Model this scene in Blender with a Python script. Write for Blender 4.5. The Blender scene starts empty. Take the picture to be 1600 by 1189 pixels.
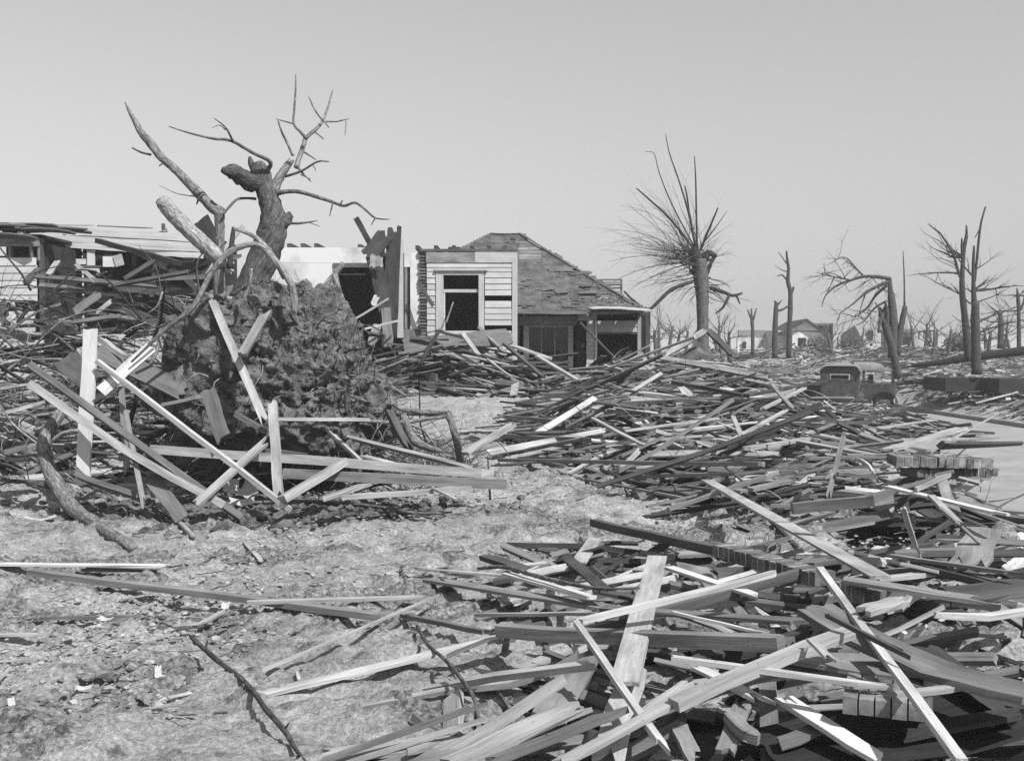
import bpy, math, random
import numpy as np
from mathutils import Vector, Matrix

# ------------------------------------------------------------------ camera, sky, sun, exposure
sc = bpy.context.scene
COL = sc.collection
F, CX, CY, HORIZON = 1716.0, 800.0, 594.5, 545.0
EYE = Vector((0.0, 0.0, 1.65))
PITCH = math.atan((CY - HORIZON) / F)
cam = bpy.data.cameras.new('camera')
cam.sensor_width = 36.0
cam.lens = 36.0 * F / 1600.0
cam.clip_start, cam.clip_end = 0.1, 3000.0
co = bpy.data.objects.new('camera', cam)
COL.objects.link(co)
co.location = EYE
co.rotation_euler = (math.pi / 2 - PITCH, 0, 0)
sc.camera = co

SUN_EL, SUN_AZ = math.radians(50), math.radians(42)     # azimuth measured to the right of straight behind the viewer
sv = Vector((math.sin(SUN_AZ) * math.cos(SUN_EL), -math.cos(SUN_AZ) * math.cos(SUN_EL), math.sin(SUN_EL)))
w = bpy.data.worlds.new('World')
sc.world = w
w.use_nodes = True
nt = w.node_tree
nt.nodes.clear()
sky = nt.nodes.new('ShaderNodeTexSky')
sky.sky_type = 'NISHITA'
sky.sun_disc = False
sky.sun_elevation = SUN_EL
sky.sun_rotation = math.pi - SUN_AZ
sky.air_density, sky.dust_density, sky.ozone_density = 2.5, 0.6, 1.0
# black and white plate: the film weighs blue most
dot = nt.nodes.new('ShaderNodeVectorMath'); dot.operation = 'DOT_PRODUCT'
dot.inputs[1].default_value = (0.33, 0.24, 0.43)
bg = nt.nodes.new('ShaderNodeBackground')
bg.inputs['Strength'].default_value = 0.090
out = nt.nodes.new('ShaderNodeOutputWorld')
nt.links.new(sky.outputs[0], dot.inputs[0])
nt.links.new(dot.outputs['Value'], bg.inputs['Color'])
nt.links.new(bg.outputs[0], out.inputs[0])
sl = bpy.data.lights.new('sun', 'SUN')
sl.energy = 4.8
sl.angle = math.radians(0.5)
sl.color = (1.0, 1.0, 1.0)
so = bpy.data.objects.new('sun', sl)
COL.objects.link(so)
so.rotation_euler = sv.to_track_quat('Z', 'Y').to_euler()
so.location = (20, -20, 30)
sc.view_settings.view_transform = 'Standard'
sc.view_settings.look = 'None'
sc.view_settings.exposure = 0.4
sc.view_settings.gamma = 1.0
sc.cycles.use_denoising = False          # keep the fine grain instead of smearing it
sc.cycles.max_bounces = 6
sc.cycles.diffuse_bounces = 3

# ------------------------------------------------------------------ noise
def _hash(ix, iy, iz, s):
    h = (ix.astype(np.int64) * 374761393 + iy.astype(np.int64) * 668265263 + iz.astype(np.int64) * 2147483647 + s * 974634777) & 0xFFFFFFFF
    h = ((h ^ (h >> 13)) * 1274126177) & 0xFFFFFFFF
    h = ((h ^ (h >> 16)) * 2246822519) & 0xFFFFFFFF
    return ((h ^ (h >> 15)) & 0xFFFFFF) / float(0xFFFFFF)

def vn(x, y, z=0.0, s=0):
    x, y, z = np.broadcast_arrays(np.asarray(x, float), np.asarray(y, float), np.asarray(z, float))
    ix, iy, iz = np.floor(x), np.floor(y), np.floor(z)
    fx, fy, fz = x - ix, y - iy, z - iz
    fx, fy, fz = fx * fx * (3 - 2 * fx), fy * fy * (3 - 2 * fy), fz * fz * (3 - 2 * fz)
    r = 0
    for a in (0, 1):
        for b in (0, 1):
            for c in (0, 1):
                wt = (fx if a else 1 - fx) * (fy if b else 1 - fy) * (fz if c else 1 - fz)
                r = r + wt * _hash(ix + a, iy + b, iz + c, s)
    return r * 2 - 1

def fbm(x, y, z=0.0, s=0, o=4, g=0.5):
    r, a = 0, 1.0
    for i in range(o):
        r = r + a * vn(np.asarray(x) * 2 ** i + i * 7.3, np.asarray(y) * 2 ** i - i * 3.1, np.asarray(z) * 2 ** i, s + i)
        a *= g
    return r

def S(t):
    t = np.clip(t, 0, 1)
    return t * t * (3 - 2 * t)

# ------------------------------------------------------------------ terrain and heaps
def T0(x, y):
    x = np.asarray(x, float); y = np.asarray(y, float)
    yard = 0.7 * S((y - 7.5) / 19.0) + 0.5 * S((y - 36) / 30)
    street = -0.75 + 1.95 * S((y - 41) / 36)
    lot = -0.42 + 1.65 * S((y - 36) / 38)
    ex = 4.3 + 0.25 * np.sin(y * 0.5)
    z = yard + (street - yard) * S((x - ex) / 2.4)
    z = z + (lot - z) * S((x - 15.6) / 0.9)
    return z

ZONES = []           # (polygon, height function, edge width)
def pdist(x, y, poly):
    x = np.asarray(x, float); y = np.asarray(y, float)
    d = np.full(np.broadcast(x, y).shape, 1e9); ins = np.zeros(d.shape, bool)
    n = len(poly)
    for i in range(n):
        ax, ay = poly[i]; bx, by = poly[(i + 1) % n]
        ex, ey = bx - ax, by - ay
        t = np.clip(((x - ax) * ex + (y - ay) * ey) / (ex * ex + ey * ey + 1e-12), 0, 1)
        d = np.minimum(d, np.hypot(x - ax - t * ex, y - ay - t * ey))
        c = ((ay > y) != (by > y)) & (x < (bx - ax) * (y - ay) / (by - ay + 1e-12) + ax)
        ins ^= c
    return np.where(ins, d, -d)

def M(x, y):
    m = np.zeros(np.broadcast(np.asarray(x, float), np.asarray(y, float)).shape)
    for poly, hf, ew in ZONES:
        d = pdist(x, y, poly)
        m = np.maximum(m, np.where(d > 0, S(d / ew) * hf(x, y), 0))
    return m

def T1(x, y):
    return T0(x, y) + M(x, y)

# ------------------------------------------------------------------ from the photograph's coordinates to places
def ray(u, v):
    a, b = (u - CX) / F, -(v - CY) / F
    c, s = math.cos(-PITCH), math.sin(-PITCH)
    return Vector((a, c - b * s, s + b * c))

def P(u, v, y):
    r = ray(u, v)
    return EYE + r * (y / r.y)

YS = np.concatenate([np.arange(2.5, 40, 0.05), np.geomspace(40, 300, 300)])
def G(u, v, h=0.0, surf=T1):
    r = ray(u, v)
    xs, zs = r.x / r.y * YS, EYE.z + r.z / r.y * YS
    dz = zs - surf(xs, YS) - h
    i = np.argmax(dz <= 0)
    if dz[i] > 0: i = len(YS) - 1
    if i == 0: y = YS[0]
    else: y = YS[i - 1] + (YS[i] - YS[i - 1]) * dz[i - 1] / (dz[i - 1] - dz[i] + 1e-9)
    return P(u, v, float(y))

def g0(u, v):
    p = G(u, v, 0, T0); return (p.x, p.y)

ZR = [g0(*q) for q in ((850, 645), (880, 616), (950, 596), (1010, 588))] + [(5.5, 33.0), (9.0, 35.5), (11.6, 36.0), (9.7, 30.0), (8.3, 25.0), (6.8, 19.0), (6.0, 14.0), (5.7, 10.8), (4.3, 9.0), (3.2, 8.9)] + \
     [g0(*q) for q in ((1210, 845), (1050, 790), (930, 745), (830, 722), (806, 690))]
ZF = [g0(*q) for q in ((720, 905), (960, 850), (1130, 862))] + [(3.3, 8.6), (4.6, 8.8), (5.4, 7.6), (4.6, 4.5), (3.2, 3.2), (0.4, 3.2)] + [g0(*q) for q in ((600, 1180), (760, 1085))]
ZL = [(-10.5, 13.2), (-6.3, 11.8), (-4.2, 12.2), (-2.6, 12.9), (-1.9, 13.4), (-2.0, 17.5), (-3.2, 21.5), (-11, 21.0)]
ZH = [(-4.2, 22.6), (-2.0, 22.9), (-0.5, 23.0), (1.6, 22.8), (3.6, 24.5), (4.4, 27.5), (3.0, 27.4), (0.3, 27.0), (-4.0, 26.8), (-5.5, 24.0)]
ZQ = [(16.2, 27), (30, 27), (62, 62), (40, 74), (12, 74), (6, 60), (4, 40), (9.2, 38), (10.5, 46), (13.5, 52), (16.6, 46), (16.2, 36)]
ZC = [(7.5, 29.5), (12.4, 29.5), (12.9, 34.2), (11.6, 36.6), (7.8, 36.4)]
ZK = [(16.0, 22), (34, 22), (34, 46), (15.9, 46)]
ZONES += [
    (ZR, lambda x, y: 0.40 + 0.22 * S((y - 15) / 10) + 0.27 * vn(np.asarray(x) * 0.8, np.asarray(y) * 0.5, 0, 3), 1.3),
    (ZF, lambda x, y: 0.20 + 0.12 * S((np.asarray(x) - 1.2) / 1.5) + 0.0 * y, 1.0),
    (ZL, lambda x, y: 0.55 + 1.35 * S((np.asarray(y) - 13) / 6.5) + 0.2 * vn(np.asarray(x) * 0.9, np.asarray(y) * 0.9, 0, 5), 2.2),
    (ZH, lambda x, y: 0.25 + 1.15 * np.exp(-((np.asarray(x) + 1.5) / 1.5) ** 2 - ((np.asarray(y) - 25.2) / 1.6) ** 2) + 0.1 * vn(np.asarray(x), np.asarray(y), 0, 8), 0.9),
    (ZQ, lambda x, y: 0.35 + 0.35 * vn(np.asarray(x) * 0.25, np.asarray(y) * 0.2, 0, 9), 2.0),
    (ZC, lambda x, y: 0.58 + 0.15 * vn(np.asarray(x), np.asarray(y), 0, 13) + 0 * x, 1.6),
    (ZK, lambda x, y: 0.32 + 0.2 * vn(np.asarray(x) * .5, np.asarray(y) * .5, 0, 23), 1.2),
]

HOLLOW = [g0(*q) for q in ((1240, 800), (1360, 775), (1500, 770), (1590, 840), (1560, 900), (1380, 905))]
HOLLOW2 = [g0(1040, 1130), g0(1200, 1085), g0(1420, 1040), g0(1640, 985), (2.9, 3.0), (0.7, 3.0)]  # in both hollows the ground is dug and boards blackened for shade
# quick look-ups of the same terrain and heaps for single points
def s1(t):
    t = 0.0 if t < 0 else 1.0 if t > 1 else t
    return t * t * (3 - 2 * t)
def T0f(x, y):
    yard = 0.7 * s1((y - 7.5) / 19.0) + 0.5 * s1((y - 36) / 30)
    z = yard + (-0.75 + 1.95 * s1((y - 41) / 36) - yard) * s1((x - 4.3 - 0.25 * math.sin(y * 0.5)) / 2.4)
    return z + (-0.42 + 1.65 * s1((y - 36) / 38) - z) * s1((x - 15.6) / 0.9)
_gx, _gy = np.meshgrid(np.arange(-12, 64, .25), np.arange(3, 76, .25))
_MG = M(_gx, _gy).tolist()
_gx2, _gy2 = np.meshgrid(np.arange(-12, 14.1, .1), np.arange(3, 38.1, .1))
_MG2 = M(_gx2, _gy2).tolist()
def Mf(x, y):
    if -12 < x < 13.9 and 3 < y < 37.9: g, s_ = _MG2, .1
    elif -12 < x < 63 and 3 < y < 75: g, s_ = _MG, .25
    else: return 0.0
    a, b = (x + 12) / s_, (y - 3) / s_
    i, j = int(a), int(b); a -= i; b -= j
    return (g[j][i] * (1 - a) + g[j][i + 1] * a) * (1 - b) + (g[j + 1][i] * (1 - a) + g[j + 1][i + 1] * a) * b

# ------------------------------------------------------------------ materials
def mat(name):
    m = bpy.data.materials.new(name); m.use_nodes = True
    n = m.node_tree.nodes; l = m.node_tree.links
    b = n['Principled BSDF']; b.inputs['Roughness'].default_value = 0.9
    b.inputs['Specular IOR Level'].default_value = 0.25
    return m, n, l, b

def node(n, t, **kw):
    q = n.new('ShaderNode' + t)
    for k, v in kw.items(): setattr(q, k, v)
    return q

def math_(n, l, op, a, b=None, c=None):
    q = n.new('ShaderNodeMath'); q.operation = op
    for i, v in enumerate((a, b, c)):
        if v is None: continue
        if isinstance(v, (int, float)): q.inputs[i].default_value = v
        else: l.new(v, q.inputs[i])
    return q.outputs[0]

def noise(n, l, vec, scale, detail=4, rough=0.55):
    q = n.new('ShaderNodeTexNoise'); q.inputs['Scale'].default_value = scale
    q.inputs['Detail'].default_value = detail; q.inputs['Roughness'].default_value = rough
    if vec is not None: l.new(vec, q.inputs['Vector'])
    return q.outputs[0]

def rng_(n, l, v, a, b, c, d):
    q = n.new('ShaderNodeMapRange'); l.new(v, q.inputs[0])
    for i, t in enumerate((a, b, c, d)): q.inputs[i + 1].default_value = t
    return q.outputs[0]

def mapped(n, l, vec, sx, sy, sz=1):
    q = n.new('ShaderNodeMapping'); l.new(vec, q.inputs[0]); q.inputs['Scale'].default_value = (sx, sy, sz)
    return q.outputs[0]

def bump(n, l, b, h, strength, dist=0.01):
    q = n.new('ShaderNodeBump'); q.inputs['Strength'].default_value = strength; q.inputs['Distance'].default_value = dist
    l.new(h, q.inputs['Height']); l.new(q.outputs[0], b.inputs['Normal'])

def tone_attr(n):
    a = n.new('ShaderNodeAttribute'); a.attribute_name = 'tone'; return a.outputs['Fac']

def wood_mat(name, paint):
    m, n, l, b = mat(name)
    uv = node(n, 'UVMap').outputs[0]
    grain = noise(n, l, mapped(n, l, uv, 1.6, 48), 1.0, 5, 0.65)
    fine = noise(n, l, mapped(n, l, uv, 6, 230), 1.0, 3, 0.6)
    stain = noise(n, l, mapped(n, l, uv, 2.2, 7), 1.0, 4, 0.6)
    speck = noise(n, l, mapped(n, l, uv, 40, 60), 1.0, 2, 0.5)
    k = math_(n, l, 'MULTIPLY', rng_(n, l, grain, 0.28, 0.72, 0.78, 1.18), rng_(n, l, stain, 0.3, 0.7, 0.55, 1.28))
    k = math_(n, l, 'MULTIPLY', k, rng_(n, l, fine, 0.3, 0.7, 0.85, 1.12))
    dark = rng_(n, l, speck, 0.66, 0.72, 1.0, 0.4)
    k = math_(n, l, 'MULTIPLY', k, dark)
    crack = noise(n, l, mapped(n, l, uv, 0.9, 75), 1.0, 3, 0.6)
    k = math_(n, l, 'MULTIPLY', k, rng_(n, l, crack, 0.66, 0.70, 1.0, 0.3))
    c = math_(n, l, 'MULTIPLY', k, tone_attr(n))
    if paint:
        # old white paint worn away in streaks
        mask = noise(n, l, mapped(n, l, uv, 3.5, 26), 1.0, 6, 0.7)
        mk = rng_(n, l, mask, 0.62, 0.68, 0.0, 1.0)
        q = n.new('ShaderNodeMix'); q.data_type = 'FLOAT'
        l.new(mk, q.inputs[0])
        pt = math_(n, l, 'MULTIPLY', tone_attr(n), rng_(n, l, stain, 0.3, 0.75, 0.8, 1.1))
        l.new(pt, q.inputs[2])
        l.new(math_(n, l, 'MULTIPLY', k, 0.22), q.inputs[3])
        c = q.outputs[0]
    l.new(c, b.inputs['Base Color'])
    bump(n, l, b, grain, 0.5, 0.004)
    return m

WOOD = wood_mat('weathered_wood', False)
PAINT = wood_mat('worn_white_paint', True)

def simple(name, lo, hi, scale, det=5, bs=0.3, bd=0.01, rough=0.9, coord='Object', stretch=(1, 1, 1), tone=False, p=(0.35, 0.65)):
    m, n, l, b = mat(name)
    tc = node(n, 'TexCoord').outputs[coord]
    v = mapped(n, l, tc, *stretch)
    a = noise(n, l, v, scale, det, 0.6)
    c = rng_(n, l, a, p[0], p[1], lo, hi)
    if tone: c = math_(n, l, 'MULTIPLY', c, tone_attr(n))
    l.new(c, b.inputs['Base Color']); b.inputs['Roughness'].default_value = rough
    f = noise(n, l, v, scale * 5, 4, 0.65)
    bump(n, l, b, math_(n, l, 'ADD', a, math_(n, l, 'MULTIPLY', f, 0.4)), bs, bd)
    return m

def bark_mat():
    m, n, l, b = mat('rough_bark')
    uv = node(n, 'UVMap').outputs[0]
    wob = noise(n, l, mapped(n, l, uv, 3, 8), 1.0, 3, 0.6)
    vo = node(n, 'TexVoronoi', feature='DISTANCE_TO_EDGE'); vo.inputs['Scale'].default_value = 1.0
    av = n.new('ShaderNodeVectorMath'); av.operation = 'ADD'; l.new(mapped(n, l, uv, 9, 26), av.inputs[0]); l.new(math_(n, l, 'MULTIPLY', wob, 2.5), av.inputs[1]); l.new(av.outputs[0], vo.inputs['Vector'])
    plate = rng_(n, l, vo.outputs['Distance'], 0.0, 0.28, 0.0, 1.0)
    a = noise(n, l, mapped(n, l, uv, 5, 22), 1.0, 6, 0.7)
    a = math_(n, l, 'ADD', math_(n, l, 'MULTIPLY', a, 0.82), math_(n, l, 'MULTIPLY', plate, 0.18))
    f = noise(n, l, mapped(n, l, uv, 26, 60), 1.0, 3, 0.6)
    k = math_(n, l, 'MULTIPLY', rng_(n, l, a, 0.36, 0.72, 0.4, 1.5), rng_(n, l, f, 0.3, 0.7, 0.75, 1.2))
    l.new(math_(n, l, 'MULTIPLY', k, tone_attr(n)), b.inputs['Base Color'])
    bump(n, l, b, a, 0.9, 0.03)
    return m
BARK = bark_mat()

def dirt_mat():
    m, n, l, b = mat('trampled_dirt')
    p = node(n, 'NewGeometry').outputs['Position']
    a = noise(n, l, p, 0.55, 5, 0.6)
    d = noise(n, l, mapped(n, l, p, 1.0, 1.6), 4.0, 8, 0.74)
    f = noise(n, l, p, 42, 6, 0.72)
    g = noise(n, l, mapped(n, l, p, 0.75, 1.35), 7.0, 6, 0.72)
    c = math_(n, l, 'MULTIPLY', rng_(n, l, a, 0.35, 0.68, 0.275, 0.40), rng_(n, l, d, 0.36, 0.62, 0.62, 1.14))
    c = math_(n, l, 'MULTIPLY', c, rng_(n, l, f, 0.36, 0.64, 0.55, 1.32))
    crust = rng_(n, l, g, 0.58, 0.66, 1.0, 0.42)          # damp crusts and scraps of dead leaf
    c = math_(n, l, 'MULTIPLY', c, crust)
    la = node(n, 'Attribute'); la.attribute_name = 'litter'
    spk = noise(n, l, p, 26, 5, 0.75)
    lit = math_(n, l, 'MULTIPLY', la.outputs['Fac'], rng_(n, l, spk, 0.42, 0.56, 1.0, 0.12))
    c = math_(n, l, 'MULTIPLY', c, math_(n, l, 'SUBTRACT', 1.0, math_(n, l, 'MULTIPLY', lit, 0.72)))
    l.new(c, b.inputs['Base Color'])
    h = math_(n, l, 'ADD', math_(n, l, 'MULTIPLY', g, 0.5), math_(n, l, 'MULTIPLY', f, 1.1))
    bump(n, l, b, h, 0.8, 0.03)
    return m
DIRT = dirt_mat()
SOIL = simple('dark_root_soil', 0.065, 0.22, 9, 8, 1.0, 0.09)
CLOD = simple('dirt_clod', 0.19, 0.36, 9, 4, 0.6, 0.02)
PAVE = simple('dusty_concrete', 0.21, 0.28, 1.2, 6, 0.15, 0.006)
PLASTER = simple('stained_plaster', 0.36, 0.62, 1.1, 6, 0.15, 0.01, p=(0.30, 0.52))
SHINGLE = simple('old_shingles', 0.055, 0.125, 3.0, 5, 0.4, 0.02, tone=True)
BRICK = simple('sooty_brick', 0.06, 0.16, 14, 4, 0.4, 0.006, tone=True)
MORTAR = simple('pale_mortar', 0.22, 0.4, 20, 4, 0.4, 0.005)
DARKWALL = simple('dark_interior', 0.015, 0.04, 2, 3, 0.2, 0.01)  # walls behind openings toned near black to stand for indoor shade
GREYWALL = simple('faded_wall', 0.6, 1.1, 1.5, 4, 0.2, 0.01, tone=True)
PAPER = simple('scrap_paper', 0.34, 0.45, 10, 2, 0.2, 0.01)
STRAW = simple('dead_stalks', 0.7, 1.2, 9, 2, 0.2, 0.01, tone=True)
CARPAINT = simple('dusty_car_paint', 0.04, 0.075, 6, 3, 0.03, 0.002, rough=0.4)
CARTOP = simple('dusty_car_top', 0.16, 0.24, 6, 3, 0.1, 0.002, rough=0.8)
RUBBER = simple('tyre_rubber', 0.015, 0.03, 20, 2, 0.1, 0.002, rough=0.8)
METAL = simple('grey_metal', 0.3, 0.45, 20, 2, 0.05, 0.002, rough=0.4)
def glass_mat():
    m, n, l, b = mat('window_glass')
    b.inputs['Base Color'].default_value = (0.006, 0.006, 0.006, 1); b.inputs['Roughness'].default_value = 0.05
    b.inputs['Specular IOR Level'].default_value = 0.6
    return m
GLASS = glass_mat()

# ------------------------------------------------------------------ mesh collector
class MB:
    def __init__(s): s.v, s.f, s.uv, s.t = [], [], [], []
    def add(s, vs, fs, uvs, tone):
        o = len(s.v)
        s.v += [tuple(q) for q in vs]
        s.t += [tone] * len(vs) if isinstance(tone, (int, float)) else list(tone)
        for f, q in zip(fs, uvs):
            s.f.append([i + o for i in f]); s.uv += q
    def build(s, name, m, parent=None, smooth=False, origin=None):
        if not s.v: return None
        a = np.array(s.v, float)
        if parent is not None: org = np.array(parent_origin(parent))
        elif origin is not None: org = np.array(origin)
        else: org = np.array([(a[:, 0].min() + a[:, 0].max()) / 2, (a[:, 1].min() + a[:, 1].max()) / 2, a[:, 2].min()])
        me = bpy.data.meshes.new(name)
        me.from_pydata((a - org).tolist(), [], s.f)
        ul = me.uv_layers.new(name='UVMap')
        ul.data.foreach_set('uv', np.array(s.uv, 'f').ravel())
        at = me.attributes.new('tone', 'FLOAT', 'POINT')
        at.data.foreach_set('value', np.array(s.t, 'f'))
        if smooth: me.polygons.foreach_set('use_smooth', [True] * len(me.polygons))
        me.materials.append(m)
        me.update()
        o = bpy.data.objects.new(name, me)
        COL.objects.link(o)
        if parent is not None: o.parent = parent
        else: o.location = org
        ORG[o] = tuple(org)
        return o

ORG = {}
def parent_origin(p): return ORG[p]

def tag(o, label=None, cat=None, group=None, kind=None):
    if label: o['label'] = label
    if cat: o['category'] = cat
    if group: o['group'] = group
    if kind: o['kind'] = kind
    return o

def thing(name, label, cat, loc, group=None):
    o = bpy.data.objects.new(name, None); COL.objects.link(o)
    o.location = loc; ORG[o] = tuple(loc); o.empty_display_size = 0.2
    return tag(o, label, cat, group)

R = random.Random(11)
UVO = [0.0]
def uvo():
    UVO[0] += 3.37
    return UVO[0] % 511.0

def box(mb, c, ax, ay, az, tone=0.3):
    """box from centre and three half-axis vectors; the grain runs along the longest"""
    c = Vector(c); ax, ay, az = Vector(ax), Vector(ay), Vector(az)
    vs = [c + i * ax + j * ay + k * az for i in (-1, 1) for j in (-1, 1) for k in (-1, 1)]
    fs = [(0, 1, 3, 2), (4, 6, 7, 5), (0, 4, 5, 1), (2, 3, 7, 6), (0, 2, 6, 4), (1, 5, 7, 3)]
    L = [ax.length, ay.length, az.length]; g = L.index(max(L)); o = uvo()
    sg = [(-1, -1, -1), (-1, -1, 1), (-1, 1, -1), (-1, 1, 1), (1, -1, -1), (1, -1, 1), (1, 1, -1), (1, 1, 1)]
    oth = [i for i in range(3) if i != g]
    uvs = [[(sg[i][g] * L[g] + o, sg[i][oth[0]] * L[oth[0]] + sg[i][oth[1]] * L[oth[1]] + o * 0.7) for i in f] for f in fs]
    if ax.cross(ay).dot(az) < 0: fs = [f[::-1] for f in fs]; uvs = [q[::-1] for q in uvs]
    mb.add(vs, fs, uvs, tone)

def abox(mb, x0, x1, y0, y1, z0, z1, tone=0.3):
    box(mb, ((x0 + x1) / 2, (y0 + y1) / 2, (z0 + z1) / 2), ((x1 - x0) / 2, 0, 0), (0, (y1 - y0) / 2, 0), (0, 0, (z1 - z0) / 2), tone)

def board(mb, p0, p1, wd, th, roll=0.0, tone=0.3, jag=(0.0, 0.0), bow=0.0, k=3, n=3, up=(0, 0, 1), rr=R, twist=0.0, taper=1.0):
    p0, p1 = Vector(p0), Vector(p1)
    X = p1 - p0; L = X.length
    if L < 1e-4: return
    X = X / L
    up = Vector(up)
    if abs(X.dot(up)) > 0.97: up = Vector((0, -1, 0.1))
    Sd = up.cross(X).normalized(); N = X.cross(Sd)
    warp = [(rr.uniform(-1, 1) * .12 * th, rr.uniform(-1, 1) * .05 * wd) for _ in range(n + 1)]
    e0 = [rr.uniform(0, 1) ** 1.5 * jag[0] for _ in range(k + 1)]
    e1 = [rr.uniform(0, 1) ** 1.5 * jag[1] for _ in range(k + 1)]
    vs, uvs_v = [], []
    o = uvo()
    for i in range(n + 1):
        t = i / n
        a = math.radians(roll) + twist * (t - 0.5)
        s2 = Sd * math.cos(a) + N * math.sin(a); n2 = -Sd * math.sin(a) + N * math.cos(a)
        cw = wd * (1 + (taper - 1) * t)
        for j in range(k + 1):
            q = j / k - 0.5
            x = t * L
            if i == 0: x += e0[j]
            if i == n: x -= e1[j]
            b = bow * math.sin(math.pi * t) + (warp[i][0] if n > 2 else 0)
            for sgn in (1, -1):
                vs.append(p0 + X * x + s2 * (q * cw * ((1 - .16 * rr.random() ** 3) if (n > 2 and (j == 0 or j == k)) else 1) + (warp[i][1] if n > 2 else 0)) + n2 * (sgn * th / 2 + b))
                uvs_v.append((x + o, q * cw + o * 0.61 + (0.13 if sgn < 0 else 0)))
    def id_(i, j, s): return (i * (k + 1) + j) * 2 + s
    fs, uvs = [], []
    for i in range(n):
        for j in range(k):
            for s in (0, 1):
                f = [id_(i, j, s), id_(i + 1, j, s), id_(i + 1, j + 1, s), id_(i, j + 1, s)]
                if s: f.reverse()
                fs.append(f); uvs.append([uvs_v[q] for q in f])
        for j, fl in ((0, 0), (k, 1)):
            f = [id_(i, j, 1), id_(i + 1, j, 1), id_(i + 1, j, 0), id_(i, j, 0)]
            if fl: f.reverse()
            fs.append(f)
            uvs.append([(uvs_v[q][0], uvs_v[q][1] + (th if q % 2 else 0)) for q in f])
    for j in range(k):
        for i, fl in ((0, 0), (n, 1)):
            f = [id_(i, j, 0), id_(i, j + 1, 0), id_(i, j + 1, 1), id_(i, j, 1)]
            if fl: f.reverse()
            fs.append(f); uvs.append([(uvs_v[q][0] + (th if q % 2 else 0), uvs_v[q][1]) for q in f])
    mb.add(vs, fs, uvs, tone)

def tube(mb, pts, rad, tone=0.1, sides=6, lump=0.0, cap=True, rr=R, sub=0):
    pts = [Vector(p) for p in pts]
    if isinstance(rad, (int, float)): rad = [rad] * len(pts)
    if sub:
        P2, R2 = [], []
        for i in range(len(pts) - 1):
            a, b, c, d = pts[max(i - 1, 0)], pts[i], pts[i + 1], pts[min(i + 2, len(pts) - 1)]
            for q in range(sub):
                t = q / sub
                P2.append(0.5 * (2 * b + (c - a) * t + (2 * a - 5 * b + 4 * c - d) * t * t + (3 * b - a - 3 * c + d) * t ** 3))
                R2.append(rad[i] + (rad[i + 1] - rad[i]) * t)
        P2.append(pts[-1]); R2.append(rad[-1]); pts, rad = P2, R2
    vs, fs, uvs = [], [], []
    o = uvo(); d = 0.0; ds = []
    up = None
    for i, p in enumerate(pts):
        a = pts[max(i - 1, 0)]; b = pts[min(i + 1, len(pts) - 1)]
        X = (b - a).normalized() if (b - a).length > 1e-9 else Vector((0, 0, 1))
        if up is None: up = X.orthogonal().normalized()
        up = (up - X * up.dot(X))
        up = up.normalized() if up.length > 1e-6 else X.orthogonal().normalized()
        sd = X.cross(up)
        if i: d += (p - pts[i - 1]).length
        ds.append(d)
        for j in range(sides):
            t = 2 * math.pi * j / sides
            r = rad[i] * (1 + lump * rr.uniform(-1, 1))
            vs.append(p + (up * math.cos(t) + sd * math.sin(t)) * r)
    for i in range(len(pts) - 1):
        c = 2 * math.pi * max(rad[i], 1e-3)
        for j in range(sides):
            j2 = (j + 1) % sides
            fs.append((i * sides + j, i * sides + j2, (i + 1) * sides + j2, (i + 1) * sides + j))
            uvs.append([(ds[i] + o, j / sides * c), (ds[i] + o, (j + 1) / sides * c), (ds[i + 1] + o, (j + 1) / sides * c), (ds[i + 1] + o, j / sides * c)])
    if cap:
        for i, fl in ((0, 1), (len(pts) - 1, 0)):
            f = [i * sides + j for j in range(sides)]
            if fl: f.reverse()
            fs.append(f); uvs.append([(ds[i] + o, 0.01 * q) for q in range(sides)])
    mb.add(vs, fs, uvs, tone)

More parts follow.
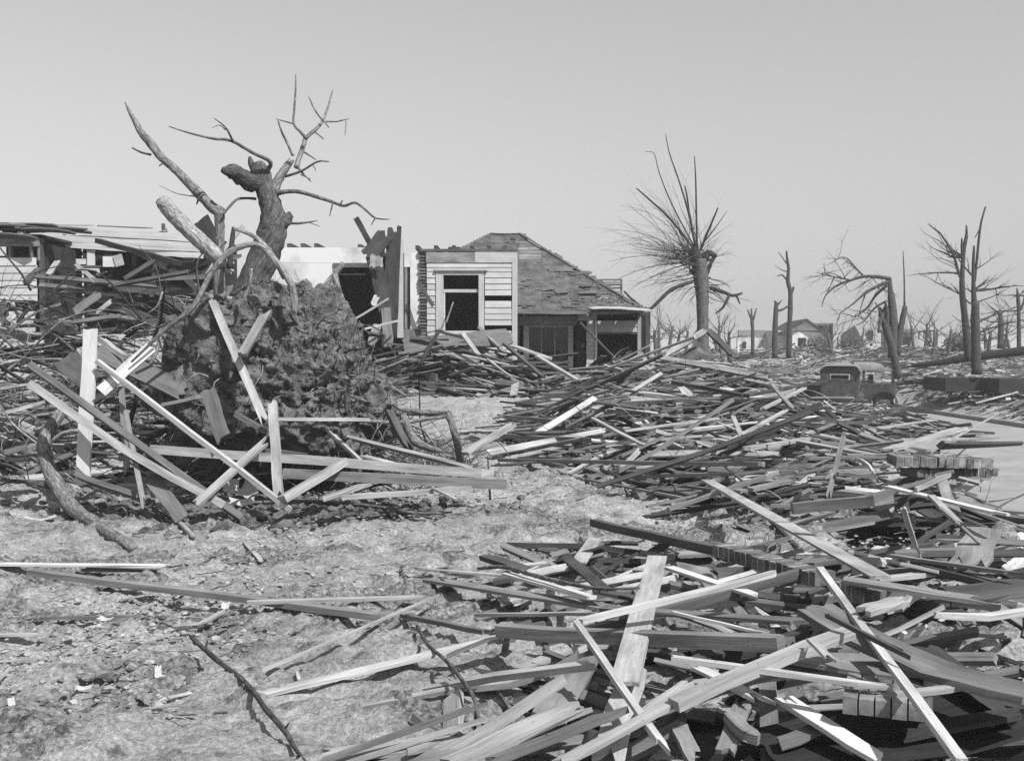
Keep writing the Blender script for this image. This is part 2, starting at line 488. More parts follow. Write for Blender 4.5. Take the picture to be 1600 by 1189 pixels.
# ------------------------------------------------------------------ ground and street
def spaced(a, b, d0, g):
    r, d = [a], d0
    while r[-1] < b: r.append(r[-1] + d); d *= g
    return r
def ground():
    xs = [-x for x in spaced(5.5, 700, 0.05, 1.06)][::-1] + list(np.arange(-5.45, 5.46, 0.045)) + spaced(5.5, 700, 0.05, 1.06)
    ys = [-30, -15, -8, -4, -2, -1, 0, 1, 2, 2.6, 3.0, 3.3] + list(np.arange(3.5, 6, 0.035))
    y = 6.0
    while y < 36: ys.append(y); y *= 1.0062
    while y < 1200: ys.append(y); y *= 1.09
    X, Y = np.meshgrid(np.array(xs), np.array(ys))
    Z = T0(X, Y) + 0.2 * M(X, Y)
    st = S((X - 6.3) / 0.5) * S((15.8 - X) / 0.4)
    amp = (1 - st)
    ridg = 1 - np.abs(fbm(X * 1.4, Y * 2.4, 0, 71, 4, 0.55))
    lumps = np.maximum(fbm(X * 3.5, Y * 4.5, 0, 31, 5, 0.6), -0.2)
    Z = Z + amp * (0.05 * fbm(X * 0.5, Y * 0.5, 0, 21, 3) + 0.05 * lumps + 0.026 * (ridg - 0.7)
                   + 0.015 * fbm(X * 13, Y * 15, 0, 41, 3, 0.7)) - 0.03 * st
    Z = Z - 0.5 * S(pdist(X, Y, HOLLOW) / .6) - 0.22 * S(pdist(X, Y, HOLLOW2) / .4)
    near = amp * S((22 - Y) / 6) * S((Y - 2.5) / .8)
    Z = Z + near * (0.020 * S((fbm(X * 3.6, Y * 5.5, 0, 141, 4, .6) + .05) / .10) + 0.013 * S((fbm(X * 8, Y * 12, 0, 143, 3, .6) - .1) / .12) + 0.006 * S((fbm(X * 19, Y * 24, 0, 145, 2, .6) - .15) / .15) - .018)
    # crater under the torn-up root
    Z = Z - 0.30 * np.exp(-((X + 2.6) / 1.5) ** 2 - ((Y - 11.3) / 0.7) ** 2)
    global litter
    def litter(X, Y):
        return S((fbm(X * 1.5, Y * 2.1, 0, 121, 4, .6) - 0.10) / 0.35) * S((Y - 2) / 1.5) * S((17 - Y) / 4)
    LIT = litter(X, Y) * amp
    Z = Z + LIT * (0.030 * np.abs(fbm(X * 9, Y * 10, 0, 131, 4, .7)) + .012 * fbm(X * 24, Y * 24, 0, 133, 2))
    ny, nx = X.shape
    v = np.stack([X, Y, Z], -1).reshape(-1, 3)
    idx = np.arange(ny * nx).reshape(ny, nx)
    f = np.stack([idx[:-1, :-1], idx[:-1, 1:], idx[1:, 1:], idx[1:, :-1]], -1).reshape(-1, 4)
    me = bpy.data.meshes.new('ground')
    me.vertices.add(len(v)); me.vertices.foreach_set('co', v.ravel().astype('f'))
    me.loops.add(f.size); me.loops.foreach_set('vertex_index', f.ravel().astype('i'))
    me.polygons.add(len(f)); me.polygons.foreach_set('loop_start', (np.arange(len(f)) * 4).astype('i'))
    me.update(calc_edges=True); me.validate()
    me.polygons.foreach_set('use_smooth', [True] * len(f))
    at = me.attributes.new('litter', 'FLOAT', 'POINT'); at.data.foreach_set('value', LIT.ravel().astype('f'))
    me.materials.append(DIRT)
    o = bpy.data.objects.new('ground', me); COL.objects.link(o)
    o['kind'] = 'structure'
ground()

def road():
    mb = MB()
    ys = [2 + i for i in range(0, 90)]
    xs = [7.0, 9, 11, 13, 15.5]
    for i in range(len(ys) - 1):
        for j in range(len(xs) - 1):
            q = [(xs[j], ys[i]), (xs[j + 1], ys[i]), (xs[j + 1], ys[i + 1]), (xs[j], ys[i + 1])]
            vs = [(a, b, float(T0(a, b)) + 0.006) for a, b in q]
            mb.add(vs, [(0, 1, 2, 3)], [[(a, b) for a, b in q]], 0.3)
    tag(mb.build('road', PAVE), kind='structure')
    mb = MB()
    for i in range(len(ys) - 1):
        a, b = ys[i], ys[i + 1] - 0.012
        za, zb = float(T0(15.3, a)), float(T0(15.3, b))
        vs = [(15.5, a, za - .05), (15.66, a, za - .05), (15.66, a, za + .14), (15.5, a, za + .14), (15.5, b, zb - .05), (15.66, b, zb - .05), (15.66, b, zb + .14), (15.5, b, zb + .14)]
        fs = [(0, 1, 2, 3), (7, 6, 5, 4), (0, 4, 5, 1), (1, 5, 6, 2), (2, 6, 7, 3), (3, 7, 4, 0)]
        mb.add(vs, fs, [[(0, 0), (1, 0), (1, .2), (0, .2)]] * 6, 0.3)
    tag(mb.build('kerb', PAVE), kind='structure')
road()

# ------------------------------------------------------------------ the wrecked house
def xf(u, y): return P(u, HORIZON, y).x
def zf(v, y): return P(CX, v, y).z

def dup(o, d=(0, 0, 0), sx=1.0):
    c = o.copy(); COL.objects.link(c); c.location = Vector(o.location) + Vector(d)
    ORG[c] = tuple(ORG[o]); c.parent = o.parent
    return c

def clap(root, u0, u1, y, z0, z1, tone, ex=0.146, skip=(), cache={}, name='clapboard', m=PAINT):
    """one row of siding after another; every board a part, meshes shared"""
    x0, x1 = xf(u0, y), xf(u1, y)
    protos = []
    for t in (tone, tone * 0.9, tone * 1.06, tone * 0.97):
        protos.append(None)
    z = z0; i = 0
    while z + ex * 0.6 < z1:
        if i in skip: z += ex; i += 1; continue
        q = R.randrange(4); t = tone * (0.92, 1.0, 1.05, 0.97)[q]
        if protos[q] is None:
            mb = MB(); o = uvo(); e = R.uniform(0, .02)
            vs = [(x0 + e, y - 0.022, z), (x1 - e, y - 0.022, z), (x1 - e, y - 0.004, z + ex + 0.012), (x0 + e, y - 0.004, z + ex + 0.012),
                  (x0 + e, y + 0.0, z), (x1 - e, y + 0.0, z), (x1 - e, y + 0.004, z + ex + 0.012), (x0 + e, y + 0.004, z + ex + 0.012)]
            fs = [(0, 1, 2, 3), (5, 4, 7, 6), (4, 5, 1, 0), (3, 2, 6, 7), (4, 0, 3, 7), (1, 5, 6, 2)]
            L = x1 - x0
            uvs = [[(o, 0), (o + L, 0), (o + L, ex), (o, ex)]] * 2 + [[(o, 0), (o + L, 0), (o + L, .02), (o, .02)]] * 2 + [[(o, 0), (o + .02, 0), (o + .02, ex), (o, ex)]] * 2
            mb.add(vs, fs, uvs, t)
            protos[q] = (mb.build(name, m, root), z)
        else:
            p, zz = protos[q]
            c = dup(p, (0, R.uniform(-0.003, 0.002), z - zz))
            c.rotation_euler = (0, 0, 0)
        z += ex; i += 1

def slab(root, name, u0, u1, v0, v1, y, depth, m, tone=0.3, label=None, dy=0.0):
    mb = MB()
    abox(mb, xf(u0, y), xf(u1, y), y + dy, y + dy + depth, zf(v1, y), zf(v0, y), tone)
    o = mb.build(name, m, root)
    if label: o['label'] = label
    return o

def house():
    y = 27.0
    root = thing('wrecked_house', 'white clapboard house with its gable torn off and a stripped hip roof behind', 'house', (-0.5, 28, float(T0(-0.5, 28))))
    zg = 0.62
    # front bay with the tall window
    wz = zf(514, y); wt = zf(430, y); fz = zf(411, y)
    clap(root, 667, 681, y, zg, zf(424, y), 0.47)
    clap(root, 757, 800, y, zg, zf(424, y), 0.47, skip=(10, 15))
    clap(root, 681, 757, y, zg, wz - 0.1, 0.46)
    clap(root, 667, 800, y, zf(424, y) - 0.01, fz, 0.47, ex=0.11)
    slab(root, 'corner_board', 800.3, 808.5, 390, 610, y, 0.14, PAINT, 0.44, dy=-0.03)
    w = thing('window', 'none', 'none', (0, 0, 0)); 
    for k in ('label', 'category'): del w[k]
    w.name = 'window_frame'; w.parent = root; w.location = Vector((xf(720, y), y, wz)) - Vector(ORG[root]); ORG[w] = (xf(720, y), y, wz)
    slab(w, 'casing', 681.3, 693, 424, 516, y, 0.12, PAINT, 0.44, dy=-0.04)
    slab(w, 'casing', 748, 756.7, 424, 516, y, 0.12, PAINT, 0.44, dy=-0.04)
    slab(w, 'head_casing', 693.2, 747.8, 424, 430, y, 0.12, PAINT, 0.44, dy=-0.04)
    slab(w, 'header_cap', 680, 762, 419.5, 423.5, y, 0.15, PAINT, 0.44, dy=-0.09)
    slab(w, 'meeting_rail', 693.2, 747.8, 452, 457, y, 0.05, PAINT, 0.44, dy=0.02)
    slab(w, 'sash_stile', 693.2, 695.5, 457.3, 516, y, 0.04, PAINT, 0.53, dy=0.03)
    slab(root, 'frieze_board', 666, 742, 394.5, 410.5, y, 0.06, WOOD, 0.25, 'grey weathered frieze board, paint gone', dy=-0.03)
    slab(root, 'frieze_board', 742.3, 806, 393, 410.5, y, 0.06, PAINT, 0.44, dy=-0.034)
    slab(root, 'top_plate', 655, 809, 389.3, 393.2, y, 0.2, WOOD, 0.10, dy=-0.045)
    for u in (562, 587, 652, 681, 709, 737, 764, 789):
        slab(root, 'joist_end', u - 3, u + 3, 383.2 if u > 600 else 381.5, 389.1 if u > 600 else 386.8, y, 1.6, WOOD, 0.07, dy=0.05)
    for u in (452, 473, 494):
        slab(root, 'joist_end', u - 3.2, u + 3.2, 380, 386.8, y, 1.2, WOOD, 0.08, dy=0.05)
    # lath edge and plaster wall to its left
    for i in range(26):
        v = 394 + i * 5.0
        slab(root, 'lath', 655.2 + R.uniform(-3, 2), 667, v, v + 3.0, y, 0.02, WOOD, R.uniform(.07, .2), dy=0.012)
    slab(root, 'plaster_wall', 641, 656, 394, 514, y, 0.05, PLASTER, dy=0.055)
    slab(root, 'plaster_wall', 631.5, 640.8, 394, 417, y, 0.05, PLASTER, dy=0.055)
    slab(root, 'door_jamb', 632, 636, 417, 514, y, 0.25, WOOD, 0.22, dy=0.06)
    slab(root, 'door_panel', 636, 641, 417, 514, y, 0.05, WOOD, 0.2, dy=0.2)
    slab(root, 'white_post', 622.5, 631.2, 375, 528, y, 0.16, PAINT, 0.44, dy=-0.25)
    slab(root, 'base_wall', 630, 668, 514.5, 606, y, 0.1, WOOD, 0.16, dy=0.03)
    # left part: plaster top and dark doorway
    slab(root, 'plaster_wall', 436, 574, 387, 411, y, 0.1, PLASTER, dy=0.0)
    slab(root, 'plaster_wall', 432, 521, 411.2, 600, y, 0.1, PLASTER, dy=0.003)
    slab(root, 'lintel', 521.2, 592, 411.3, 418, y, 0.16, WOOD, 0.12, dy=-0.03)
    slab(root, 'door_jamb', 521.2, 526, 418.2, 600, y, 0.16, WOOD, 0.2, dy=-0.02)
    slab(root, 'curtain_rail', 526.2, 570, 427, 428.6, y, 0.03, WOOD, 0.4, dy=0.2)
    # dark rooms behind
    for a in ((432, 808.3, 386, 620, 33.0, 0.1), ):
        pass
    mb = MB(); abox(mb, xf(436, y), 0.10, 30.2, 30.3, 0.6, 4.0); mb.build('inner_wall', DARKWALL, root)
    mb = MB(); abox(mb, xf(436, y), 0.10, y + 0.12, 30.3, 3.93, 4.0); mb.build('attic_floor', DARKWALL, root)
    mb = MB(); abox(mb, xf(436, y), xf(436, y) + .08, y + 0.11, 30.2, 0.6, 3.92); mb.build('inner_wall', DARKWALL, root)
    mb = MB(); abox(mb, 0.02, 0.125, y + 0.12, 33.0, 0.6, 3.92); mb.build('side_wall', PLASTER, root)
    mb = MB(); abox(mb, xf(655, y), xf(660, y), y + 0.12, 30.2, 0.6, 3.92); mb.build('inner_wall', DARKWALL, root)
    # right part under the hip roof
    y = 28.0
    def s(n, u0, u1, v0, v1, m=PAINT, t=0.5, d=0.08, dy=0.0):
        yy = 28.9 if u1 < 904 else y
        return slab(root, n, u0, u1, v0, v1, yy, d, m, t, dy=dy)
    s('frieze_board', 809, 903, 488, 508.5, PAINT, 0.33, 0.1)
    s('porch_post', 810, 811.5, 508.8, 604, PAINT, 0.39)
    s('porch_post', 818, 826.5, 508.8, 604, PAINT, 0.51, 0.14, -0.03)
    s('porch_post', 887.5, 895.5, 508.8, 604, PAINT, 0.51, 0.14, -0.03)
    s('window_sill', 826.8, 887.2, 564.5, 568, PAINT, 0.44, 0.2, -0.08)
    s('window_head', 826.8, 887.2, 508.8, 511, PAINT, 0.46, 0.1, -0.02)
    for u in (846, 867): s('mullion', u - 0.9, u + 0.9, 511.2, 564.3, PAINT, 0.3, 0.05, 0.02)
    for a, b in ((826.8, 845), (847, 866), (868, 887.2)): s('window_pane', a, b, 511.2, 564.3, GLASS, 0.1, 0.01, 0.045)
    clap(root, 826.8, 887.2, 28.9, zg, zf(568.3, 28.9), 0.5)
    clap(root, 915.5, 929, y, zg, zf(501, y), 0.42, ex=0.11)
    s('trim_board', 929.2, 933, 501, 604, PAINT, 0.51, 0.1, -0.03)
    clap(root, 933.2, 998, y, zf(519, y), zf(493, y), 0.36, ex=0.14, skip=(2,))
    s('header_board', 903.2, 933, 488, 500.8, PAINT, 0.40, 0.1)
    s('corner_post', 996, 1001, 488, 604, PAINT, 0.3, 0.14, -0.03)
    s('lintel', 933.2, 995.8, 519.3, 522, WOOD, 0.12, 0.12, 0.0)
    slab(root, 'torn_panel', 1001.5, 1017, 487, 568, y, 0.10, WOOD, 0.07, 'dark torn wall panel at the corner', dy=0.1)  # end wall given a dark colour in place of shade
    s('door_edge', 903.2, 915.3, 501, 604, DARKWALL, 0.1, 0.05, 0.5)
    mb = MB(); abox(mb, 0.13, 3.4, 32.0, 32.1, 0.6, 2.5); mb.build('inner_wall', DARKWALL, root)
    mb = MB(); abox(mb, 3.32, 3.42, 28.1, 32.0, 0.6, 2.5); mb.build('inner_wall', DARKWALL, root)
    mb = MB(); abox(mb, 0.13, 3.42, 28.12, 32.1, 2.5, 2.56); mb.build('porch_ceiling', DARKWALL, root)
    # hip roof: spaced laths over a dark attic, shingles over the laths
    A0, B0 = Vector((0.13, 27.45, 2.6)), Vector((3.28, 27.45, 2.6))
    Cc, Dd = Vector((0.22, 33.0, 5.05)), Vector((-0.66, 33.0, 5.05))
    run, rise = 33.0 - 27.45, 5.05 - 2.6
    nrm = Vector((0, -rise, run)).normalized()
    def span(t):
        yy, zz = 27.45 + run * t, 2.6 + rise * t
        xr = B0.x + (Cc.x - B0.x) * t
        xl = 0.14 if t < 0.565 else -2.24 + (Dd.x + 2.24) * (t - 0.565) / 0.435
        return xl, xr, yy, zz
    SL = math.hypot(run, rise); nr = int(SL / 0.125)
    sh = MB(); rs = random.Random(5)
    for i in range(nr):
        t = i / nr
        xl, xr, yy, zz = span(t)
        mb = MB(); board(mb, Vector((xl, yy, zz)) - nrm * .02, Vector((xr, yy, zz)) - nrm * .02, 0.075, 0.025, math.degrees(0) , rs.uniform(.16, .3), k=1, n=2, up=nrm)
        mb.build('roof_lath', WOOD, root)
        x = xl - 0.02
        while x < xr:
            wd = rs.uniform(0.07, 0.16); xm = x + wd / 2
            p = Vector((xm, yy, zz))
            u = CX + F * xm / yy; v = HORIZON - F * (zz - EYE.z) / yy
            gone = (811 < u < 846 + (v - 378) * 0.1 and 378 < v < 412) or (868 < u < 893 and 421 < v < 432 and rs.random() < .7) or \
                   (u > 918 and 456 < v < 483 and rs.random() < 0.62)
            n_ = float(fbm(u * 0.028, v * 0.075, 0, 17, 3))
            if n_ > 0.85: gone = gone or rs.random() < .8
            if not gone:
                lift = max(0, n_ * 0.05) if rs.random() < .3 else 0.0
                tw = 0
                ax = Vector((1, tw, 0)).normalized()
                dn = Vector((0, run, rise)).normalized()
                a = p + nrm * (0.012 + lift); b = p + dn * 0.24 + nrm * (0.004)
                board(sh, a - dn * rs.uniform(0, .03), b, wd - 0.006, 0.009, 0, rs.uniform(.86, 1.12) * (0.75 if rs.random() < .06 else 1), k=1, n=1, up=nrm)
            x += wd
    tag(sh.build('shingles', SHINGLE, root), kind='stuff')
    mb = MB()
    for x in np.arange(0.3, 3.2, 0.55):
        tmax = (B0.x - x) / (B0.x - Cc.x)
        a = Vector((x, 27.45, 2.6)) - nrm * .1; b = Vector((x, 27.45 + run * tmax, 2.6 + rise * tmax)) - nrm * .1
        m2 = MB(); board(m2, a, b, 0.05, 0.12, 0, 0.12, k=1, n=1, up=nrm); m2.build('rafter', WOOD, root)
    # far slopes of the hip
    mb = MB()
    Bb = Vector((3.28, 38.4, 2.6)); Ab = Vector((-3.6, 38.4, 2.6)); Al = Vector((-3.6, 30.4, 2.6))
    e = Vector((0, 0, -0.12))
    for q in ([B0, Bb, Cc], [Bb, Ab, Dd, Cc], [Ab, Al, Dd]):
        q2 = [p + e for p in q]
        mb.add(q + q2, [tuple(range(len(q))), tuple(range(2 * len(q) - 1, len(q) - 1, -1))], [[(p.x, p.y) for p in q]] * 2, 1.0)
    mb.build('rear_roof', SHINGLE, root)
    slab(root, 'attic_wall', 700, 812, 385, 411, 33.0, 0.1, DARKWALL, dy=0.2)
    mb = MB(); board(mb, (0.12, 27.42, 2.57), (3.32, 27.42, 2.57), 0.03, 0.09, 0, 0.16, (0.02, .1), -0.02, 1, 6, up=(0, 0, 1)); mb.build('fascia', WOOD, root)
    mb = MB(); board(mb, (1.9, 27.35, 2.66), (3.5, 27.3, 2.6), 0.25, 0.02, 14, 0.36, (0.3, .15), 0.03, 4, 4); tag(mb.build('loose_sheathing', PAINT, root))
    for a, b in ((Cc, B0), (Dd, Cc)):
        m2 = MB(); board(m2, a + Vector((0, 0, .06)), b + Vector((0, 0, .05)), 0.10, 0.02, 0, 0.10, k=1, n=5, bow=-.02); m2.build('ridge_board', WOOD, root)
    for i, (v, t) in enumerate(((436, .14), (440.5, .2), (444, .08), (449, .07), (455, .24), (459, .2))):
        slab(root, 'roof_lath', 917 + i * 1.5, 972, v, v + 2.6, 31, 0.03, WOOD, t, dy=-0.02 * i)
    slab(root, 'gable_stud', 969.8, 972.5, 436, 470, 31, 0.1, WOOD, 0.14, dy=0.05)
    slab(root, 'gable_wall', 940, 972, 462, 486, 31, 0.1, DARKWALL, 0.1, dy=0.03)
    # loose shingle flaps lifted on the slope
    for k in range(6):
        t = rs.uniform(.03, .6); xl, xr, yy, zz = span(t); x = rs.uniform(xl + .1, xr - .3)
        m2 = MB(); L = rs.uniform(.3, .8)
        p = Vector((x, yy, zz)) + nrm * rs.uniform(.03, .07)
        board(m2, p, p + Vector((L, rs.uniform(-.1, .2), rs.uniform(-.03, .1))), rs.uniform(.12, .26), 0.02, rs.uniform(-6, 16), rs.uniform(.8, 1.2), (.1, .1), rs.uniform(0, .03), 3, 3, up=nrm)
        m2.build('shingle_flap', SHINGLE, root)
    return root
house()

def wing():
    root = thing('ruined_wing', 'white clapboard house wing at the far left with its roof sheared off', 'house', (-9.5, 24, 0.6))
    y = 22.0
    clap(root, -60, 60, y, zf(472, y), zf(407.5, y), 0.46, ex=0.145)
    clap(root, -60, 57, y, 0.5, zf(483, y), 0.45, ex=0.145)
    slab(root, 'sill_board', -60, 58, 470.5, 472, y, 0.1, PAINT, 0.44, dy=-0.03)
    slab(root, 'frame_stud', 44.5, 47.5, 472.3, 484, y, 0.08, WOOD, 0.3, dy=0.02)
    slab(root, 'header_beam', -60, 64, 373, 385, y, 0.12, WOOD, 0.2, dy=-0.02)
    for u in (-22, 16.5, 49.5, 62): slab(root, 'frame_stud', u - 1.8, u + 1.8, 385.3, 407.3, y, 0.1, WOOD, 0.2, dy=0.01)
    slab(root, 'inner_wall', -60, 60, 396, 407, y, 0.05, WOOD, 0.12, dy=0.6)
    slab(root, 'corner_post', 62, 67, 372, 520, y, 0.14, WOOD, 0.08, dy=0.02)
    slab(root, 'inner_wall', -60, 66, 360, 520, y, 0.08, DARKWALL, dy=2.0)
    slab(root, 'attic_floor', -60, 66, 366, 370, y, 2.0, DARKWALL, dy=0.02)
    rs = random.Random(8)
    for k in range(16):
        a = P(rs.uniform(-40, 40), rs.uniform(352, 369), y + rs.uniform(-.2, 1.0)); L = rs.uniform(.5, 1.4)
        mb = MB(); board(mb, a, a + Vector((L, rs.uniform(-.2, .2), rs.uniform(-.14, .04))), rs.uniform(.1, .3), 0.03, rs.uniform(-30, 30), rs.uniform(.05, .14), (.1, .2), 0.03, 3, 3)
        mb.build('roof_remnant', WOOD, root)
    mb = MB(); board(mb, P(8, 367, y - .05), P(48, 370, y - .05), 0.03, 0.1, 0, 0.55, (.1, .1), k=1, n=3); mb.build('white_fascia', PAINT, root)
    # middle stretch: strips of siding, torn below
    y = 23.6
    tops = [(70, 352.5, 312, 368, .50), (70, 358, 312, 372, .49), (72, 365.5, 312, 378.5, .50), (72, 370.5, 312, 383.5, .46), (74, 375.5, 318, 388, .48), (102, 381, 205, 387.5, .5), (214, 386.5, 318, 394, .6), (225, 392, 318, 398, .5)]
    for i, (u0, v0, u1, v1, t) in enumerate(tops):
        mb = MB()
        wdt = 0.10 if i < 2 else 0.075
        board(mb, P(u0, v0 + 4, y - .004 * i), P(u1, v1 + 4, y - .1 - .004 * i), 0.018, wdt * (1.15 if i in (0, 2) else .8), 0, t, (0.03, .12), 0, 1, 6)
        mb.build('siding_board', PAINT, root)
    slab(root, 'inner_wall', 70, 330, 371, 520, y, 0.08, DARKWALL, dy=2.2)
    mb = MB(); abox(mb, xf(66, y), xf(330, y), y + .05, y + 2.2, zf(372, y), zf(368, y)); mb.build('attic_floor', DARKWALL, root)
    slab(root, 'white_post', 69, 80, 372, 432, y, 0.1, PAINT, 0.48, dy=-0.05)
    slab(root, 'frame_stud', 101.5, 104.5, 378, 405, y, 0.1, WOOD, 0.12, dy=0.05)
    slab(root, 'wall_panel', 138, 150, 391, 415, y, 0.03, PAINT, 0.53, dy=-0.02)
    slab(root, 'wall_panel', 90, 136, 404.5, 413, y, 0.03, PAINT, 0.53, dy=0.02)
    slab(root, 'wall_panel', 90, 107, 421, 447, y, 0.03, PAINT, 0.51, dy=-0.02)
    slab(root, 'rail', 88, 160, 415, 418, y, 0.08, WOOD, 0.1, dy=-0.04)
    slab(root, 'rail', 86, 157, 419.5, 423, y, 0.05, PAINT, 0.48, dy=-0.03)
    slab(root, 'frame_stud', 153, 157, 423.2, 430, y, 0.05, PAINT, 0.48, dy=-0.03)
    mb = MB(); board(mb, P(160, 409, y - .05), P(181, 409, y - .05), 0.02, 0.22, 0, 0.62, (.02, .2), 0, 1, 1); mb.build('torn_panel', PAINT, root)
    mb = MB(); board(mb, P(178, 409, y - .08), P(193, 405, y - .08), 0.02, 0.24, 0, 0.36, (.12, .02), 0, 1, 1); mb.build('torn_panel', PAINT, root)
    for k in range(46):
        u, v = rs.uniform(82, 320), rs.uniform(380, 470)
        a = P(u, v, y + rs.uniform(.15, 1.6)); an = rs.choice((rs.gauss(0, .25), rs.gauss(-.5, .3), rs.uniform(-1.5, 1.5))); L = rs.uniform(.4, 1.6)
        mb = MB(); board(mb, a, a + Vector((L * math.cos(an), rs.uniform(-.3, .3), L * math.sin(an))), rs.choice((.06, .1, .14, .22)), .025, rs.uniform(-60, 60), rs.choice((.05, .08, .12, .2, .32, .42)), (.06, .12), 0, 3, 3, up=(0, -1, .3))
        mb.build('broken_board', WOOD, root)
    for k in range(9):
        u = 84 + k * 25; a = P(u, 392, y + .9)
        mb = MB(); box(mb, a, Vector((.05, 0, 0)), Vector((0, .04, 0)), Vector((0, 0, .33)), .12); mb.build('frame_stud', WOOD, root)
    mb = MB(); abox(mb, xf(66, 22) - .02, xf(66, 22) + .06, 22.15, 23.6, .5, zf(380, 22)); mb.build('inner_wall', DARKWALL, root)
    for (u0, v0, u1, v1, t, wd) in ((150, 351, 240, 355, .2, .12), (196, 361, 300, 366, .3, .05), (80, 350, 150, 351, .4, .03)):
        mb = MB(); board(mb, P(u0, v0 + 2, y + .3), P(u1, v1 + 2, y + .2), wd, 0.03, 5, t, (.1, .2), 0, 2, 3); mb.build('rafter_remnant', WOOD, root)
    for u in (247,):
        slab(root, 'vent_stub', u - 2.4, u + 2.4, 346, 356, y, .07, WOOD, 0.1, dy=.4)
wing()

# ------------------------------------------------------------------ the torn-up tree with its root plate
def pix(pts, y, dy=0.0):
    n = len(pts)
    return [P(u, v, y + dy * i / max(n - 1, 1)) for i, (u, v) in enumerate(pts)]
def pr(wpx, y): return wpx * y / F / 2

def uprooted_tree():
    root = thing('uprooted_tree', 'torn-up tree with a broken trunk rising from a great dark root ball', 'tree', (-2.6, 11.9, float(T0(-2.6, 11.9))))
    # root ball
    nu, nv = 340, 230
    th, ph = np.meshgrid(np.linspace(0, 2 * np.pi, nu, endpoint=False), np.linspace(0.02, np.pi - 0.02, nv))
    dx, dy, dz = np.sin(ph) * np.cos(th), np.sin(ph) * np.sin(th), np.cos(ph)
    big = fbm(dx * 1.6, dy * 1.6, dz * 1.6, 51, 3)
    med = 1 - np.abs(fbm(dx * 4.5, dy * 4.5, dz * 4.5, 53, 3, .6))
    fin = fbm(dx * 13, dy * 13, dz * 13, 57, 4, .65)
    fin2 = np.abs(fbm(dx * 40, dy * 40, dz * 40, 59, 2, .6))
    void = fbm(dx * 3.2, dy * 3.2, dz * 4.0, 69, 3, .6)
    r = 1 + 0.24 * big + 0.15 * (med - .6) + 0.018 * fin - 0.11 * S((-void - .28) / .25)
    q = (np.abs(dx) ** 3 + np.abs(dy) ** 3 + np.abs(dz) ** 3) ** (-1 / 3)
    r = r * (.55 + .45 * q)
    X = -2.55 + dx * r * (1.25 - 0.10 * dz); Y = 12.1 + dy * r * 0.78; Z = 1.16 + dz * r * 1.08 + .16 * (X + 2.5) * (dz > 0) * 0
    # clods: push the points about in all directions, not only outwards
    X = X + .013 * fbm(X * 9, Y * 9, Z * 9, 61, 4, .75); Y = Y + .016 * fbm(X * 9, Y * 9, Z * 9, 63, 4, .75); Z = Z + .013 * fbm(X * 9, Y * 9, Z * 9, 65, 4, .75)
    X = np.where(X > -2.6, -2.6 + (X + 2.6) * (1 - .24 * S((Z - 1.0) / 1.3)), X)
    Y = Y + np.where(Z < 1.0, 0.32 * S((1.0 - Z) / .8), 0)           # hollow under the overhang
    v = np.stack([X, Y, Z], -1).reshape(-1, 3)
    idx = np.arange(nv * nu).reshape(nv, nu); nx_ = np.roll(idx, -1, 1)
    f = np.stack([idx[:-1], idx[1:], nx_[1:], nx_[:-1]], -1).reshape(-1, 4)
    me = bpy.data.meshes.new('root_ball')
    me.from_pydata((v - np.array(ORG[root])).tolist(), [], f.tolist()); me.materials.append(SOIL)
    me.polygons.foreach_set('use_smooth', [True] * len(me.polygons))
    o = bpy.data.objects.new('root_ball', me); COL.objects.link(o); o.parent = root
    y = 12.4
    def limb(name, pts, ws, dy=0.0, tone=0.13, sub=4, lump=0.08, sides=7, yy=y, m=BARK):
        mb = MB()
        tube(mb, pix(pts, yy, dy), [pr(w, yy) for w in ws], tone, sides, lump, sub=sub)
        return mb.build(name, m, root, smooth=True)
    # main trunk, thick rough bark
    mb = MB()
    tube(mb, pix([(388, 470), (400, 430), (418, 385), (427, 352), (423, 322), (413, 290), (406, 268), (400, 256)], y), [pr(q, y) for q in (60, 48, 46, 42, 33, 30, 29, 20)], 0.115, 18, 0.10, sub=7)
    mb.build('trunk', BARK, root, smooth=True)
    limb('trunk_spur', [(402, 268), (394, 258), (390, 245)], (18, 12, 4), tone=.1)
    limb('broken_limb', [(412, 288), (392, 284), (376, 276), (362, 268), (349, 268)], (24, 28, 26, 22, 10), -0.4, tone=.085, lump=.22, sides=11)
    limb('knot', [(440, 352), (450, 340), (456, 336)], (22, 16, 10), tone=.11, lump=.2)
    limb('limb', [(412, 272), (423, 254), (393, 238), (361, 220), (334, 217), (299, 209), (264, 198)], (8, 7, 5.5, 5, 4, 3, 1.5), -0.8, .17)
    limb('twig', [(364, 221), (352, 199), (334, 185)], (4, 3, 1), -.4, .17, yy=12.0)
    limb('twig', [(352, 203), (343, 196), (332, 200)], (2, 1.5, .8), -.2, .17, yy=12.0)
    limb('limb', [(428, 300), (436, 280), (446, 264), (456, 250)], (17, 15, 13, 10), 0.1, .24)
    limb('limb', [(463, 262), (468, 246), (475, 226), (479, 215), (496, 200), (505, 188), (513, 166), (520, 141)], (9, 8, 7.5, 7, 5.5, 4.5, 3.5, 2), 0.4, .24)
    limb('limb', [(479, 217), (470, 207), (459, 194), (460, 170), (462, 140), (462, 117)], (6, 4.5, 4, 3.4, 3, 1.6), 0.2, .18)
    limb('twig', [(459, 194), (445, 190), (431, 186)], (3, 2.4, 1.2), 0, .2)
    limb('limb', [(458, 244), (450, 226), (443, 212), (438, 200), (434, 187)], (5, 4, 4, 3, 2), -.2, .24)
    limb('twig', [(505, 189), (492, 172), (482, 150)], (3.5, 3, 1.5), 0, .24, yy=12.6)
    limb('twig', [(505, 190), (525, 190), (545, 186)], (3.5, 3, 1.5), 0, .24, yy=12.6)
    limb('twig', [(541, 187), (539, 212)], (1.6, 1), 0, .24, yy=12.6)
